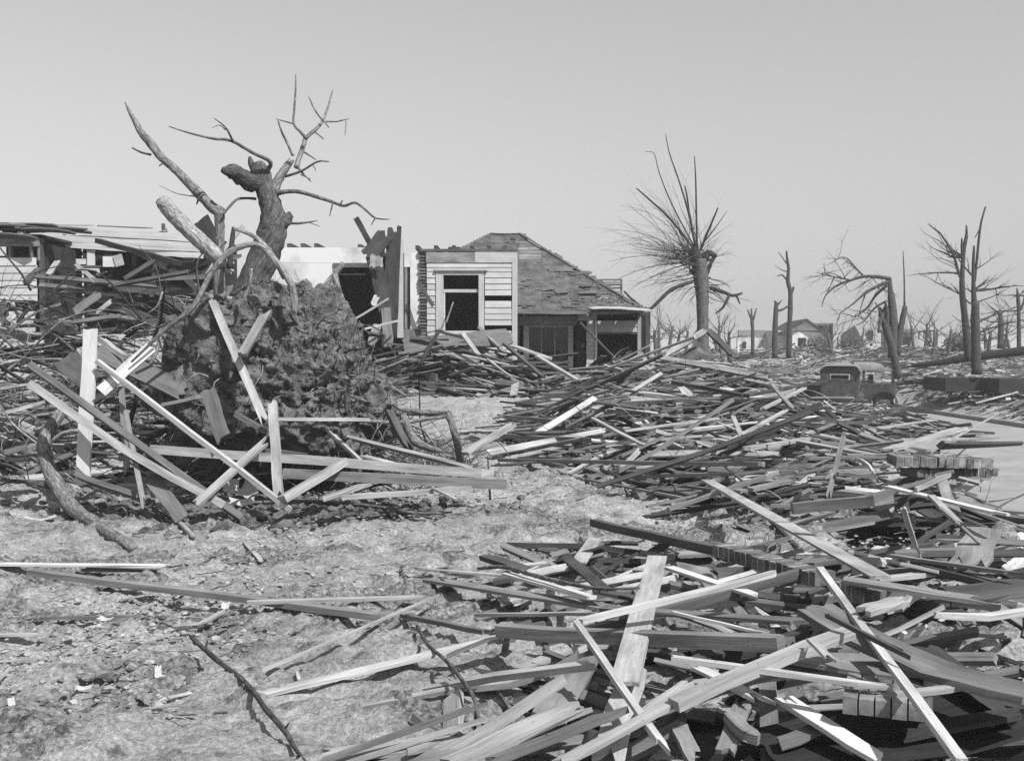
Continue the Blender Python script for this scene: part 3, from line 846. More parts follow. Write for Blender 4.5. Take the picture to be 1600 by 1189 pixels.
    limb('twig', [(507, 190), (514, 200)], (4, 1.5), 0, .2, yy=12.6)
    limb('twig', [(493, 207), (506, 218)], (3, 1.5), 0, .2, yy=12.6)
    limb('limb', [(446, 276), (470, 268), (496, 253), (514, 253)], (4.5, 4, 3, 1.6), -.3, .14)
    limb('twig', [(466, 262), (474, 272), (486, 284)], (4.5, 3, 1.5), -.2, .14)
    limb('twig', [(475, 238), (494, 250)], (3, 1.4), 0, .14)
    limb('twig', [(470, 273), (485, 280)], (2.6, 1.2), 0, .14)
    limb('twig', [(488, 256), (494, 268)], (2, 1), 0, .14)
    limb('limb', [(428, 304), (445, 300), (467, 300), (499, 309), (520, 316), (537, 322), (555, 317), (572, 329), (587, 341), (609, 343)], (9, 7.5, 6.5, 6, 5, 4.5, 4, 3.5, 3, 1.2), -.6, .17)
    limb('twig', [(586, 341), (580, 352)], (2.5, 1), 0, .15, yy=11.8)
    limb('twig', [(520, 317), (515, 338)], (3, 1.4), 0, .15, yy=12.0)
    limb('twig', [(532, 320), (535, 313)], (4, 2), 0, .15, yy=12.0)
    limb('limb', [(400, 311), (384, 310), (370, 312), (358, 324), (348, 336)], (4.5, 4, 4, 4, 4), -.3, .12)
    limb('limb', [(449, 349), (470, 349), (496, 345)], (5, 3.5, 1.2), -.2, .15)
    limb('twig', [(480, 347), (500, 354)], (1.8, .8), 0, .2)
    # second stem, snapped over
    limb('broken_stem', [(344, 470), (342, 420), (343, 385), (344, 355), (342, 330)], (22, 18, 15, 15, 17), 0, .2, yy=12.2, lump=.1)
    limb('broken_stem', [(346, 332), (332, 324), (308, 300), (285, 276), (268, 260), (252, 246), (235, 224), (222, 209), (212, 192), (203, 176), (195, 160)], (17, 17, 16, 14, 13, 13, 14, 12, 9, 6, 1.5), 0.5, .2, yy=12.2, lump=.1, sides=10)
    limb('twig', [(236, 242), (220, 238), (206, 231)], (4, 3.5, 2), 0, .13, yy=12.5)
    limb('twig', [(306, 307), (278, 303), (249, 290)], (2.4, 1.6, .8), 0, .2, yy=12.3)
    limb('twig', [(255, 255), (248, 260)], (3, 1.5), 0, .13, yy=12.4)
    limb('twig', [(310, 312), (307, 320)], (4, 1.5), 0, .13, yy=12.4)
    limb('pale_log', [(252, 312), (262, 325), (285, 350), (310, 374), (336, 398), (350, 416)], (21, 25, 25, 25, 24, 20), 0.3, .36, yy=11.9, lump=.06, sides=12)
    # bare roots arching over the ball
    limb('root', [(226, 545), (262, 512), (300, 482), (330, 428), (354, 398), (376, 386), (400, 382), (420, 396), (446, 430), (457, 452), (461, 490)], (5, 7, 9, 9, 10, 10, 9, 11, 12, 12, 12), 0.2, .26, yy=11.2, lump=.08)
    limb('root', [(366, 358), (384, 363), (400, 372), (416, 386), (432, 410), (444, 436)], (5, 7, 8, 8, 8, 7), 0.0, .28, yy=11.7)
    limb('root', [(392, 420), (391, 440), (384, 462), (375, 480)], (6, 6, 4, 2), 0, .28, yy=11.3)
    limb('root', [(300, 482), (262, 512), (205, 566)], (8, 6, 3), -.3, .12, yy=11.1)
    limb('root', [(254, 456), (246, 478), (230, 490)], (3, 3, 1.5), 0, .34, yy=11.1)
    limb('root', [(365, 355), (362, 380), (358, 420)], (6, 8, 10), 0, .07, yy=12.0)
    rs = random.Random(21)
    for k in range(130):
        a = rs.uniform(0, 2 * math.pi) if k < 30 else rs.uniform(math.pi * 1.02, math.pi * 1.98)
        e = rs.uniform(-0.75, 0.85)
        d = Vector((math.cos(a) * math.cos(e), math.sin(a) * math.cos(e), math.sin(e)))
        p = Vector((-2.52 + d.x * 1.22, 12.15 + d.y * .74, 1.22 + d.z * 1.06))
        if p.z < 1: p.y += .25 * (1 - p.z)
        dr = (d + Vector((rs.uniform(-.8, .8), -.3, rs.uniform(-.9, .5)))).normalized()
        n = rs.randrange(4, 8); L = rs.uniform(.04, .13); pts = [p - dr * .1]
        for q in range(n):
            pts.append(pts[-1] + dr * L)
            dr = (dr + Vector((rs.uniform(-.6, .6), rs.uniform(-.5, .3), rs.uniform(-.75, .35)))).normalized()
        r0 = rs.uniform(.004, .014) if k > 20 else rs.uniform(.015, .035)
        mb = MB(); tube(mb, pts, [r0 * (1 - .8 * i / n) for i in range(n + 1)], rs.choice((.06, .1, .14, .24)), 5, .1, sub=2)
        mb.build('root', BARK, root, smooth=True)
    # crumbling clods and root hair all over the ball: nobody could count them
    vv = v.reshape(nv, nu, 3); hair = MB(); n_h = 0
    cl = []
    for k in range(9000):
        a, b = rs.randrange(int(nv * .06), int(nv * .86)), rs.randrange(nu)
        p = Vector(vv[a, b]); nrm = (Vector(vv[a, (b + 3) % nu]) - Vector(vv[a, b - 3])).cross(Vector(vv[min(a + 3, nv - 1), b]) - Vector(vv[a - 3, b]))
        if nrm.length < 1e-9: continue
        nrm.normalize()
        if (p - Vector((-2.55, 12.1, 1.2))).dot(nrm) < 0: nrm = -nrm
        if nrm.y > .35: continue
        if k < 8600: cl.append((p - nrm * .004, rs.uniform(.006, .018) if rs.random() < .86 else rs.uniform(.018, .05)))
        else:
            t1 = (nrm.cross(Vector((rs.uniform(-1, 1), rs.uniform(-1, 1), rs.uniform(-1, 1))))).normalized()
            dr = (t1 + nrm * rs.uniform(-.1, .25)).normalized(); pts = [p]; st = rs.uniform(.02, .09)
            for q in range(4):
                pts.append(pts[-1] + dr * st); dr = (dr + Vector((rs.uniform(-.5, .5), rs.uniform(-.3, .2), rs.uniform(-.75, .2)))).normalized()
            r_ = rs.choice((.002, .003, .004, .006))
            tube(hair, pts, [r_, r_ * .9, r_ * .7, r_ * .5, r_ * .3], rs.choice((.05, .08, .12, .2, .3)), 3, 0, cap=False)
    cm = MB()
    for p, r_ in cl:
        vs = [p + Vector((rs.uniform(.6, 1.2) * r_ * d[0], rs.uniform(.6, 1.2) * r_ * d[1], rs.uniform(.6, 1.2) * r_ * d[2])) for d in ((1, 0, 0), (0, 1, 0), (-1, 0, 0), (0, -1, 0), (0, 0, 1), (0, 0, -1))]
        fs = [(0, 1, 4), (1, 2, 4), (2, 3, 4), (3, 0, 4), (1, 0, 5), (2, 1, 5), (3, 2, 5), (0, 3, 5)]
        cm.add(vs, fs, [[(0, 0)] * 3] * 8, .1)
    tag(cm.build('soil_crumbs', SOIL, root), kind='stuff')
    mb = hair
    tag(mb.build('root_hair', STRAW, root), kind='stuff')
    return root
uprooted_tree()

def clods(name, n, reg, size, seed, m=CLOD, on=T0):
    """lumps of earth, joined because nobody could count them"""
    rs = np.random.RandomState(seed)
    base = np.array([(1, 0, 0), (-1, 0, 0), (0, 1, 0), (0, -1, 0), (0, 0, 1), (0, 0, -1)], float)
    bf = [(0, 2, 4), (2, 1, 4), (1, 3, 4), (3, 0, 4), (2, 0, 5), (1, 2, 5), (3, 1, 5), (0, 3, 5)]
    # one subdivision of the octahedron, roughened
    vs = list(map(tuple, base)); fs = []
    mid = {}
    def mp(a, b):
        k = (min(a, b), max(a, b))
        if k not in mid:
            q = (np.array(vs[a]) + np.array(vs[b])); q /= np.linalg.norm(q); vs.append(tuple(q)); mid[k] = len(vs) - 1
        return mid[k]
    for a, b, c in bf:
        d, e, f = mp(a, b), mp(b, c), mp(c, a)
        fs += [(a, d, f), (d, b, e), (f, e, c), (d, e, f)]
    vs = np.array(vs); fs = np.array(fs)
    pts = reg(n, rs); n = len(pts)
    s = size[0] + (size[1] - size[0]) * rs.rand(n) ** 3.2
    z = on(pts[:, 0], pts[:, 1])
    V = vs[None] * (1 + .35 * (rs.rand(n, len(vs), 1) - .5) * 2) * s[:, None, None] * np.array([1.15, 1, .62])
    a = rs.rand(n) * 6.28
    c, sn = np.cos(a)[:, None], np.sin(a)[:, None]
    V = np.stack([V[..., 0] * c - V[..., 1] * sn, V[..., 0] * sn + V[..., 1] * c, V[..., 2]], -1)
    V += np.stack([pts[:, 0], pts[:, 1], z + s * .12], -1)[:, None]
    Fc = (fs[None] + (np.arange(n) * len(vs))[:, None, None]).reshape(-1, 3)
    me = bpy.data.meshes.new(name); me.from_pydata(V.reshape(-1, 3).tolist(), [], Fc.tolist())
    at = me.attributes.new('tone', 'FLOAT', 'POINT'); at.data.foreach_set('value', np.full(len(V.reshape(-1, 3)), .3, 'f'))
    me.materials.append(m)
    o = bpy.data.objects.new(name, me); COL.objects.link(o); o['kind'] = 'stuff'
def yard_reg(n, rs):
    d = 3.6 * (26 / 3.6) ** rs.rand(n * 2); x = (rs.rand(n * 2) - .5) * 1.05 * d
    p = np.stack([x, d], -1)
    dens = fbm(x * .9, d * .9, 0, 77, 3)
    k = (dens > rs.rand(n * 2) * 1.2 - .75) & (x < 4.0)
    return p[k][:n]
clods('dirt_clods', 17000, yard_reg, (.003, .024), 3)
def litter_reg(n, rs):
    d = 3.6 * (17 / 3.6) ** rs.rand(n * 12); x = (rs.rand(n * 12) - .5) * 1.05 * d
    k = (litter(x, d) > rs.rand(n * 12) * .8 + .15) & (x < 3.0)
    return np.stack([x, d], -1)[k][:n]
DAMP = simple('damp_crumb', 0.07, 0.2, 12, 4, 0.6, 0.02)
clods('damp_clods', 5200, litter_reg, (.004, .032), 6, DAMP)
def ball_reg(n, rs):
    x = -2.55 + rs.randn(n) * .95; y = 10.9 + rs.randn(n) * .42
    return np.stack([x, y], -1)
clods('root_soil_clods', 1500, ball_reg, (.008, .08), 4, SOIL)

# ------------------------------------------------------------------ lumber that can be told apart
BG = 'loose boards of the storm wreckage'
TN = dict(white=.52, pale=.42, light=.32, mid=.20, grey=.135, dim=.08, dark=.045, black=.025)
def lumber(name, cat, a, b, w, t, tone, label, roll=0, jag=(.05, .14), bow=0.0, group=BG, k=3, n=4, paint=None, twist=0.0, up=(0, 0, 1), taper=1.0):
    """a, b: (u, v, height above the heap) or (u, v, 'y', distance)"""
    def pt(q): return P(q[0], q[1], q[3]) if len(q) == 4 else G(q[0], q[1], q[2])
    mb = MB(); tn = TN[tone]
    if len(a) == 3 and max(a[1], b[1]) > 800: w, t = w * (.64 if max(a[1], b[1]) > 960 else .76), (t * .45 if t > .035 else t * .6)
    elif len(a) == 3: w, t = w * .70, (t * .62 if t > .035 else t * .8)
    board(mb, pt(a), pt(b), w, t, roll, tn, jag, bow, k, n, up=up, twist=twist, taper=taper)
    o = mb.build(name, PAINT if (paint or (paint is None and tone == 'white')) else WOOD)
    return tag(o, label, cat, group)
def B(u0, v0, h0, u1, v1, h1, w, t, tone, label, **k):
    return lumber(k.pop('name', 'board'), k.pop('cat', 'board'), (u0, v0, h0), (u1, v1, h1), w, t, tone, label, **k)
def D(u0, v0, y0, u1, v1, y1, w, t, tone, label, **k):
    return lumber(k.pop('name', 'board'), k.pop('cat', 'board'), (u0, v0, 'y', y0), (u1, v1, 'y', y1), w, t, tone, label, **k)
beam = dict(name='beam', cat='beam'); lath = dict(name='lath', cat='lath'); plank = dict(name='plank', cat='plank')

# near ground, left
B(45, 893, .07, 602, 965, .07, .105, .085, 'mid', 'long weathered beam lying alone across the dirt at lower left', **beam)
B(-25, 881, .07, 257, 884, .10, .11, .025, 'white', 'white painted board end on the dirt behind the long beam', jag=(0, .03))
B(130, 889, .05, 252, 891, .05, .11, .03, 'grey', 'grey board tucked under the white board at the left edge')
B(385, 941, .09, 676, 933, .12, .07, .045, 'light', 'pale strip of timber resting on the right end of the long beam', jag=(.05, .2))
B(352, 1072, .03, 690, 928, .15, .035, .02, 'light', 'slender tan lath slanting over the dirt to the long beam', **lath)
B(-10, 992, .02, 75, 991, .02, .07, .02, 'light', 'short flat board scrap at the far left edge of the dirt')
B(310, 975, .02, 360, 950, .03, .06, .02, 'light', 'small pale board scrap beside the long beam')
B(60, 967, .02, 222, 962, .02, .05, .03, 'grey', 'thin grey stick of wood pressed into the dirt below the beam')
B(382, 846, .03, 410, 878, .02, .05, .015, 'light', 'short split shake on the bare dirt below the root ball', jag=(.05, .12))
B(392, 1000, .02, 432, 1002, .02, .05, .02, 'light', 'small chip of board in the middle of the dirt')
# near heap
B(392, 1089, .04, 782, 996, .19, .115, .03, 'pale', 'broad bright board propped with its left tip on the dirt', jag=(.10, .02), k=4)
B(772, 1003, .16, 822, 996, .18, .10, .03, 'pale', 'short bright stub behind the end of the broad bright board')
B(692, 1027, .20, 773, 995, .22, .02, .03, 'grey', 'thin dark splinter split from the broad bright board')
B(612, 1108, .04, 722, 1088, .06, .12, .03, 'mid', 'grey plank end pointing left on the dirt under the bright board', **plank)
B(722, 1072, .09, 928, 1006, .22, .14, .06, 'light', 'thick bent plank curving up beneath the weathered beam', bow=-.06, n=8, **plank)
B(776, 986, .24, 1228, 1004, .26, .13, .13, 'mid', 'stout weathered beam across the near heap', jag=(.05, .05), **beam)
B(628, 962, .05, 770, 990, .16, .055, .055, 'grey', 'round grey pole end left of the stout beam', name='pole', cat='pole', k=2)
B(505, 1188, .05, 788, 1087, .16, .05, .03, 'grey', 'long dark splinter of board pointing up from the lower edge', jag=(0, .4))
B(540, 1192, .03, 770, 1120, .10, .03, .03, 'light', 'slim split lath beside the long dark splinter', jag=(0, .5), **lath)
B(500, 1182, .02, 762, 1152, .03, .26, .025, 'light', 'wide flat board at the bottom edge left of the heap', k=5)
B(560, 1215, .03, 830, 1150, .05, .3, .03, 'mid', 'wide weathered board half hidden at the bottom edge', k=5)
B(690, 1200, .09, 915, 1098, .18, .24, .03, 'light', 'broad pale plank slanting from the bottom edge', **plank)
B(760, 1192, .16, 985, 1104, .22, .075, .06, 'grey', 'grey joist above the broad pale plank', **beam)
B(1026, 870, .22, 975, 1068, .22, .185, .028, 'light', 'wide clean plank standing out across the heap under the stout beam', jag=(.01, .02), k=4, **plank)
B(992, 1040, .15, 948, 1195, .13, .19, .028, 'light', 'lower continuation of the wide clean plank at the bottom edge', k=4, **plank)
B(930, 1000, .14, 852, 1135, .10, .25, .03, 'mid', 'very wide shadow-striped plank left of the clean plank', k=5, **plank)
B(902, 972, .33, 1217, 894, .40, .075, .035, 'pale', 'bright straight board crossing above the stout beam', jag=(.02, .06))
B(897, 968, .36, 1054, 1192, .20, .045, .045, 'pale', 'bright square stick leaning down from the crossing board', **lath)
B(1281, 889, .38, 1503, 1190, .42, .055, .05, 'pale', 'long bright scantling slanting down at the right of the heap', jag=(.01, .01), **beam)
B(1047, 1027, .30, 1402, 1076, .28, .06, .04, 'pale', 'bright narrow board lying below the stout beam')
B(1052, 1100, .26, 1328, 986, .34, .10, .085, 'light', 'thick squared timber with its sawn end pointing right', jag=(0, 0), **beam)
B(868, 1196, .20, 1060, 1092, .25, .085, .03, 'light', 'pale board running up from the bottom edge to the thick timber')
B(1222, 1090, .12, 1382, 1190, .16, .12, .03, 'white', 'white board sliding toward the bottom right', jag=(.02, .05))
B(1088, 1042, .18, 1204, 1102, .16, .09, .025, 'pale', 'short pale board between the clean plank and the white board')
B(1268, 950, .34, 1625, 1090, .34, .32, .06, 'grey', 'broad dark slab of planking sagging at the right edge', jag=(.05, 0), bow=-.05, k=6, n=8, name='slab', cat='slab')
B(1322, 906, .30, 1590, 948, .22, .15, .03, 'mid', 'grey pointed board behind the dark slab', jag=(.02, .6), k=4)
B(1345, 956, .36, 1422, 936, .36, .13, .05, 'light', 'short pale block of timber on the dark slab', name='timber_block', cat='timber')
B(1482, 930, .24, 1640, 915, .24, .4, .03, 'dim', 'dark broad panel at the right edge of the heap', k=6, name='panel', cat='panel')
B(922, 816, .16, 1150, 866, .2, .09, .13, 'dim', 'long dark beam with a rotted left end at the back of the heap', jag=(.2, .02), **beam)
B(1150, 870, .16, 1385, 935, .16, .09, .12, 'dim', 'dark beam carrying the row of bricks', **beam)
B(882, 868, .20, 948, 924, .22, .075, .055, 'dim', 'short dark grooved board tilted on the near heap', roll=30)
B(791, 896, .17, 924, 934, .19, .10, .03, 'white', 'short white plank with a broken end on the grey plank', jag=(.02, .1))
B(666, 905, .07, 952, 950, .12, .17, .03, 'mid', 'wide grey plank lying along the edge of the dirt', jag=(.3, .1), k=4, **plank)
B(642, 888, .05, 797, 900, .06, .06, .025, 'light', 'slim pale board on the dirt behind the wide grey plank', jag=(.2, .05))
B(745, 961, .10, 940, 958, .14, .07, .03, 'light', 'pale flat board beside the stout beam', jag=(.1, .3))
B(1043, 886, .20, 1210, 940, .22, .09, .025, 'white', 'white board below the long dark beam', jag=(.02, .2))
B(940, 950, .2, 1264, 972, .22, .15, .04, 'grey', 'grey weathered plank behind the stout beam', k=4, **plank)
B(1048, 956, .28, 1212, 994, .26, .025, .02, 'white', 'very thin white strip beside the stout beam', **lath)
B(1104, 750, .22, 1376, 903, .22, .16, .03, 'light', 'wide pale plank running down the grassy bank', jag=(.02, .02), k=4, **plank)
B(1388, 868, .26, 1605, 899, .30, .05, .03, 'mid', 'long thin board at the right edge above the dark panel')
B(1411, 792, .5, 1437, 876, .12, .04, .02, 'pale', 'pale lath leaning upright in the dark hollow', **lath)
B(1464, 788, .5, 1550, 866, .2, .045, .02, 'light', 'thin lath slanting over the dark hollow', **lath)
B(1540, 826, .3, 1512, 886, .2, .25, .03, 'mid', 'short wide board end beside the plaster lump', k=5)
B(1058, 1130, .12, 1090, 1196, .12, .1, .05, 'mid', 'shadowed board end at the bottom edge of the heap')
B(1138, 1118, .12, 1185, 1160, .14, .09, .08, 'mid', 'squared timber stub in the dark gap', name='timber_block', cat='timber')
B(1262, 994, .36, 1303, 1036, .34, .05, .02, 'light', 'short split shake across the end of the thick timber')
B(1362, 1090, .24, 1517, 1071, .26, .07, .03, 'light', 'pale double board ending near the long scantling')
B(1010, 1110, .16, 1215, 1042, .18, .20, .03, 'mid', 'broad grey board in the middle of the near heap', k=4)
B(1180, 1020, .2, 1420, 1056, .2, .2, .03, 'mid', 'wide board lying under the bright narrow board', k=4)
B(1060, 1075, .18, 1300, 1040, .16, .16, .03, 'light', 'pale board under the thick squared timber', k=4)
B(1300, 958, .28, 1262, 1000, .2, .07, .05, 'grey', 'small dark offcut under the dark slab')
B(1290, 960, .4, 1430, 1030, .37, .03, .03, 'dim', 'dark stick lying on the dark slab', **lath)
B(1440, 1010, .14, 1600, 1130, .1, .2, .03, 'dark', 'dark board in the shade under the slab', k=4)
B(930, 840, .12, 905, 880, .05, .15, .02, 'light', 'short flat board end behind the dark grooved board')
B(1090, 885, .1, 1120, 925, .1, .14, .02, 'mid', 'short square board behind the clean plank')
B(985, 1130, .18, 1085, 1060, .2, .07, .05, 'light', 'stubby pale timber beside the clean plank')
B(1210, 1165, .05, 1330, 1120, .1, .12, .03, 'grey', 'grey board lying low at bottom right')
B(1130, 1180, .08, 1165, 1090, .12, .11, .04, 'mid', 'short board lying toward the viewer at the bottom')
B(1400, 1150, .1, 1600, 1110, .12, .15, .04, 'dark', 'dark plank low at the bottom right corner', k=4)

B(1160, 1195, .02, 1640, 1085, .03, .85, .02, 'black', 'black sheet standing in for deep shade under the boards at the lower right corner', k=7, n=8, name='painted_shade_sheet', cat='shade_sheet', paint=False, jag=(.15, .1))  # added black sheet that paints the deep shade under the boards
B(1262, 868, -.16, 1600, 846, -.14, .8, .02, 'black', 'black sheet standing in for deep shade down in the hollow by the street', k=7, n=8, name='painted_shade_sheet', cat='shade_sheet', paint=False, jag=(.15, .1))  # added too: its black colour is the shade down in the hollow

# around the root ball
D(142, 514, 10.9, 130, 765, 10.7, .145, .03, 'white', 'pale plank standing upright left of the root ball', jag=(.01, .08), up=(0, -1, .05), **plank)
D(46, 600, 10.5, 352, 792, 10.05, .13, .07, 'light', 'thick sloping timber crossing the upright plank', roll=-20, bow=-.04, **beam)
D(44, 568, 10.7, 385, 816, 10.1, .10, .06, 'grey', 'dark sloping timber beside the thick one', roll=-35, **beam)
D(150, 562, 10.8, 455, 797, 9.9, .045, .045, 'pale', 'long light pole slanting down past the upright plank', name='pole', cat='pole', k=2)
D(331, 468, 11.5, 416, 664, 10.8, .085, .05, 'light', 'plank leaning against the face of the root ball', up=(.3, -1, .1), **plank)
D(377, 556, 10.95, 421, 482, 11.4, .09, .05, 'mid', 'short grey board leaning on the right face of the root ball', up=(0, -1, .2))
D(324, 608, 10.9, 353, 694, 10.7, .15, .03, 'grey', 'short grey plank hanging before the dark hollow', up=(0, -1, .1), **plank)
D(426, 627, 10.5, 436, 780, 10.0, .085, .06, 'light', 'upright square stick in front of the root ball', up=(0, -1, .05), name='post', cat='post')
D(305, 789, 9.9, 423, 683, 10.35, .085, .03, 'light', 'short board crossing in front of the thick sloping timber', up=(0, -.6, 1))
D(233, 702, 10.9, 772, 741, 10.6, .11, .09, 'light', 'long heavy timber lying in front of the root ball', roll=-8, jag=(.03, .3), **beam)
D(441, 739, 10.5, 793, 758, 10.3, .05, .09, 'mid', 'lower timber lying against the long heavy timber', jag=(.02, .2), **beam)
D(440, 783, 9.9, 537, 721, 10.5, .13, .07, 'light', 'stubby thick board end pointing at the upright square stick', roll=-15)
D(540, 682, 11.3, 752, 736, 10.7, .2, .03, 'light', 'wide split board right of the root ball', jag=(.15, .4), k=5, roll=-20)
D(566, 712, 11.0, 640, 731, 10.7, .10, .02, 'pale', 'short pale shake below the wide split board')
D(434, 655, 10.8, 583, 656, 10.9, .055, .03, 'pale', 'split bright lath lying level across the foot of the root ball', jag=(0, .3), **lath)
D(515, 674, 11.2, 570, 726, 10.7, .04, .03, 'light', 'thin splinter of board dropping toward the heavy timber', jag=(.1, .1))
D(500, 781, 9.9, 578, 755, 10.2, .11, .03, 'light', 'flat board end in front of the heavy timber')
D(527, 778, 9.9, 738, 762, 10.1, .10, .04, 'light', 'weathered board lying under the lower timber', jag=(.25, .3))
D(670, 760, 10.0, 715, 782, 9.8, .03, .02, 'light', 'short stake lying on the dirt by the lower timber')
D(725, 709, 11.9, 802, 663, 12.6, .12, .035, 'light', 'pale board tilted between the dirt and the far lumber')
D(118, 742, 10.5, 216, 776, 10.2, .07, .05, 'grey', 'grey board at the foot of the upright plank', roll=-40)
D(196, 640, 10.6, 226, 797, 9.95, .05, .025, 'mid', 'narrow board propped in the middle of the tangle', up=(.4, -1, 0))
D(231, 742, 10.3, 286, 811, 9.9, .14, .02, 'grey', 'grey pointed board leaning into the hollow', jag=(.3, 0), up=(.2, -1, .5), taper=1.0)
D(156, 613, 10.7, 238, 541, 11.0, .13, .02, 'white', 'torn white scrap of board left of the root ball', k=1, jag=(.02, .02), paint=False, up=(0, -1, .3))
D(152, 545, 11.5, 297, 617, 11.3, .22, .04, 'grey', 'broad grey plank behind the torn white scrap', up=(0, -.8, .7), k=5, **plank)
D(156, 530, 11.6, 200, 562, 11.4, .07, .05, 'light', 'short pale stick above the broad grey plank')
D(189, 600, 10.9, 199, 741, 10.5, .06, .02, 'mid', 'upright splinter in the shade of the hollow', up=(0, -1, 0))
D(250, 633, 10.9, 324, 617, 11.0, .05, .03, 'mid', 'short stick lying before the dark hollow')
D(372, 648, 10.9, 428, 682, 10.6, .12, .05, 'grey', 'short dark board wedged behind the upright square stick', roll=-20)
D(606, 640, 11.6, 640, 705, 11.2, .08, .05, 'dim', 'dark timber stub right of the root ball')
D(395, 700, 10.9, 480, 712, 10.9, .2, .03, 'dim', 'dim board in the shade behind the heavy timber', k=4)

# middle lumber field
B(973, 674, .25, 1124, 653, .28, .085, .03, 'pale', 'bright board in the middle of the broad lumber heap')
B(924, 653, .34, 1008, 697, .28, .09, .03, 'light', 'board crossing down over the bright one in the broad heap')
B(950, 751, .06, 1003, 700, .26, .10, .03, 'pale', 'pale board standing off the edge of the heap onto the dirt', k=4)
B(778, 719, .05, 1205, 726, .2, .09, .07, 'mid', 'long timber along the near edge of the broad heap', **beam)
B(992, 745, .1, 1205, 738, .24, .09, .06, 'mid', 'second long timber along the near edge of the broad heap', **beam)
B(915, 749, .04, 1082, 781, .08, .06, .04, 'mid', 'thin joist lying on the dirt before the broad heap')
B(1042, 797, .08, 1218, 738, .38, .08, .07, 'light', 'stout pale post with its butt on the grassy bank', name='post', cat='post', k=2)
B(1014, 766, .08, 1128, 748, .2, .07, .03, 'light', 'pale board behind the stout post')
B(780, 650, .1, 888, 660, .12, .10, .09, 'mid', 'squared timber at the left tip of the broad heap', **beam)
B(796, 660, .08, 852, 678, .1, .14, .04, 'mid', 'short plank leaning under the squared timber', **plank)
B(783, 681, .1, 935, 689, .16, .12, .10, 'mid', 'squared timber with a charred dark end', **beam)
B(855, 712, .14, 1017, 681, .26, .06, .04, 'light', 'slim bright board over the charred timber')
B(1052, 597, .5, 1170, 619, .45, .12, .08, 'dim', 'dark joist lying in the back of the broad heap', **beam)
D(985, 586, 25.5, 1106, 515, 25.8, .14, .10, 'light', 'pale rafter of a fallen gable in front of the whip-shoot tree', up=(0, -1, .4), **beam)
D(1106, 516, 25.8, 1147, 556, 25.4, .14, .10, 'dim', 'dark rafter of the fallen gable', up=(0, -1, .4), **beam)
D(1092, 532, 25.5, 1080, 572, 25.2, .25, .04, 'dim', 'dark board hanging inside the fallen gable', k=4, up=(0, -1, 0))
D(1040, 590, 24.8, 1095, 545, 25.2, .3, .04, 'dim', 'broad dark sheathing inside the fallen gable', k=4, up=(0, -1, .3), name='panel', cat='panel')
D(1035, 560, 23.5, 1205, 592, 22.5, .2, .06, 'mid', 'long plank fallen across the foot of the gable', up=(0, -.5, 1), **plank)
D(1090, 545, 24.6, 1120, 562, 24.4, .1, .05, 'mid', 'short strut in the fallen gable', up=(0, -1, 0))
B(1165, 701, .42, 1460, 656, .42, .14, .06, 'light', 'long thick plank reaching toward the street', jag=(.03, .4), **plank)
B(1386, 704, .5, 1505, 668, .55, .17, .04, 'light', 'wide plank rising toward the street', k=4, **plank)
B(1418, 725, .45, 1560, 646, .75, .05, .03, 'light', 'thin board sticking up over the street')
B(1470, 696, .52, 1597, 693, .55, .10, .08, 'dark', 'black beam jutting level over the street', jag=(0, 0), roll=-45, **beam)
B(1478, 691, .56, 1562, 684, .6, .04, .03, 'mid', 'thin strip lying on the black beam', **lath)
B(1319, 678, .55, 1294, 778, .25, .06, .05, 'mid', 'stick standing among the lumber near the street', name='post', cat='post')
B(1148, 741, .32, 1265, 726, .36, .11, .03, 'white', 'white board beyond the stout post')
B(1234, 796, .36, 1398, 779, .42, .13, .11, 'mid', 'heavy squared timber above the dark hollow', **beam)
B(1200, 791, .3, 1492, 736, .5, .04, .03, 'mid', 'thin bowed strip over the heavy squared timber', bow=-.06, n=8, **lath)
B(1385, 760, .44, 1575, 806, .42, .08, .025, 'white', 'long white board above the dark hollow')
B(1453, 773, .46, 1502, 822, .38, .06, .03, 'light', 'short board crossing under the long white board')
B(1468, 744, .48, 1494, 808, .36, .10, .03, 'mid', 'grey board tilted near the row of bricks by the street')
B(1260, 717, .44, 1427, 713, .46, .10, .04, 'mid', 'level grey board behind the white board')
B(1304, 739, .4, 1372, 746, .4, .1, .05, 'mid', 'short grey timber in the street-side lumber')
B(1430, 765, .46, 1490, 739, .5, .04, .03, 'light', 'slim board propped by the tilted grey board')
B(1330, 718, .44, 1368, 746, .42, .04, .03, 'pale', 'curved pale splinter in the street-side lumber', bow=.06, n=6)
B(1284, 750, .36, 1303, 738, .42, .1, .02, 'light', 'small pale shake by the standing stick')
B(1140, 690, .36, 1230, 640, .4, .08, .03, 'light', 'pale board slanting in the back of the lumber field')
B(1145, 650, .4, 1158, 682, .36, .08, .03, 'light', 'upright board end in the back of the lumber field')
B(1190, 640, .4, 1260, 605, .45, .09, .04, 'light', 'broken plank lying toward the parked cars', **plank)
B(1205, 600, .42, 1240, 640, .4, .08, .04, 'mid', 'plank lying crosswise before the parked cars', **plank)
B(880, 620, .25, 1010, 640, .3, .35, .03, 'dim', 'dark broad sheet of planking lying in the lumber field', k=6, name='panel', cat='panel')
B(1000, 612, .35, 1060, 620, .35, .3, .02, 'pale', 'pale flat panel in the back of the lumber field', k=4, name='panel', cat='panel')
B(1066, 604, .5, 1078, 620, .4, .22, .03, 'pale', 'small upright pale panel', up=(0, -1, .3), name='panel', cat='panel')

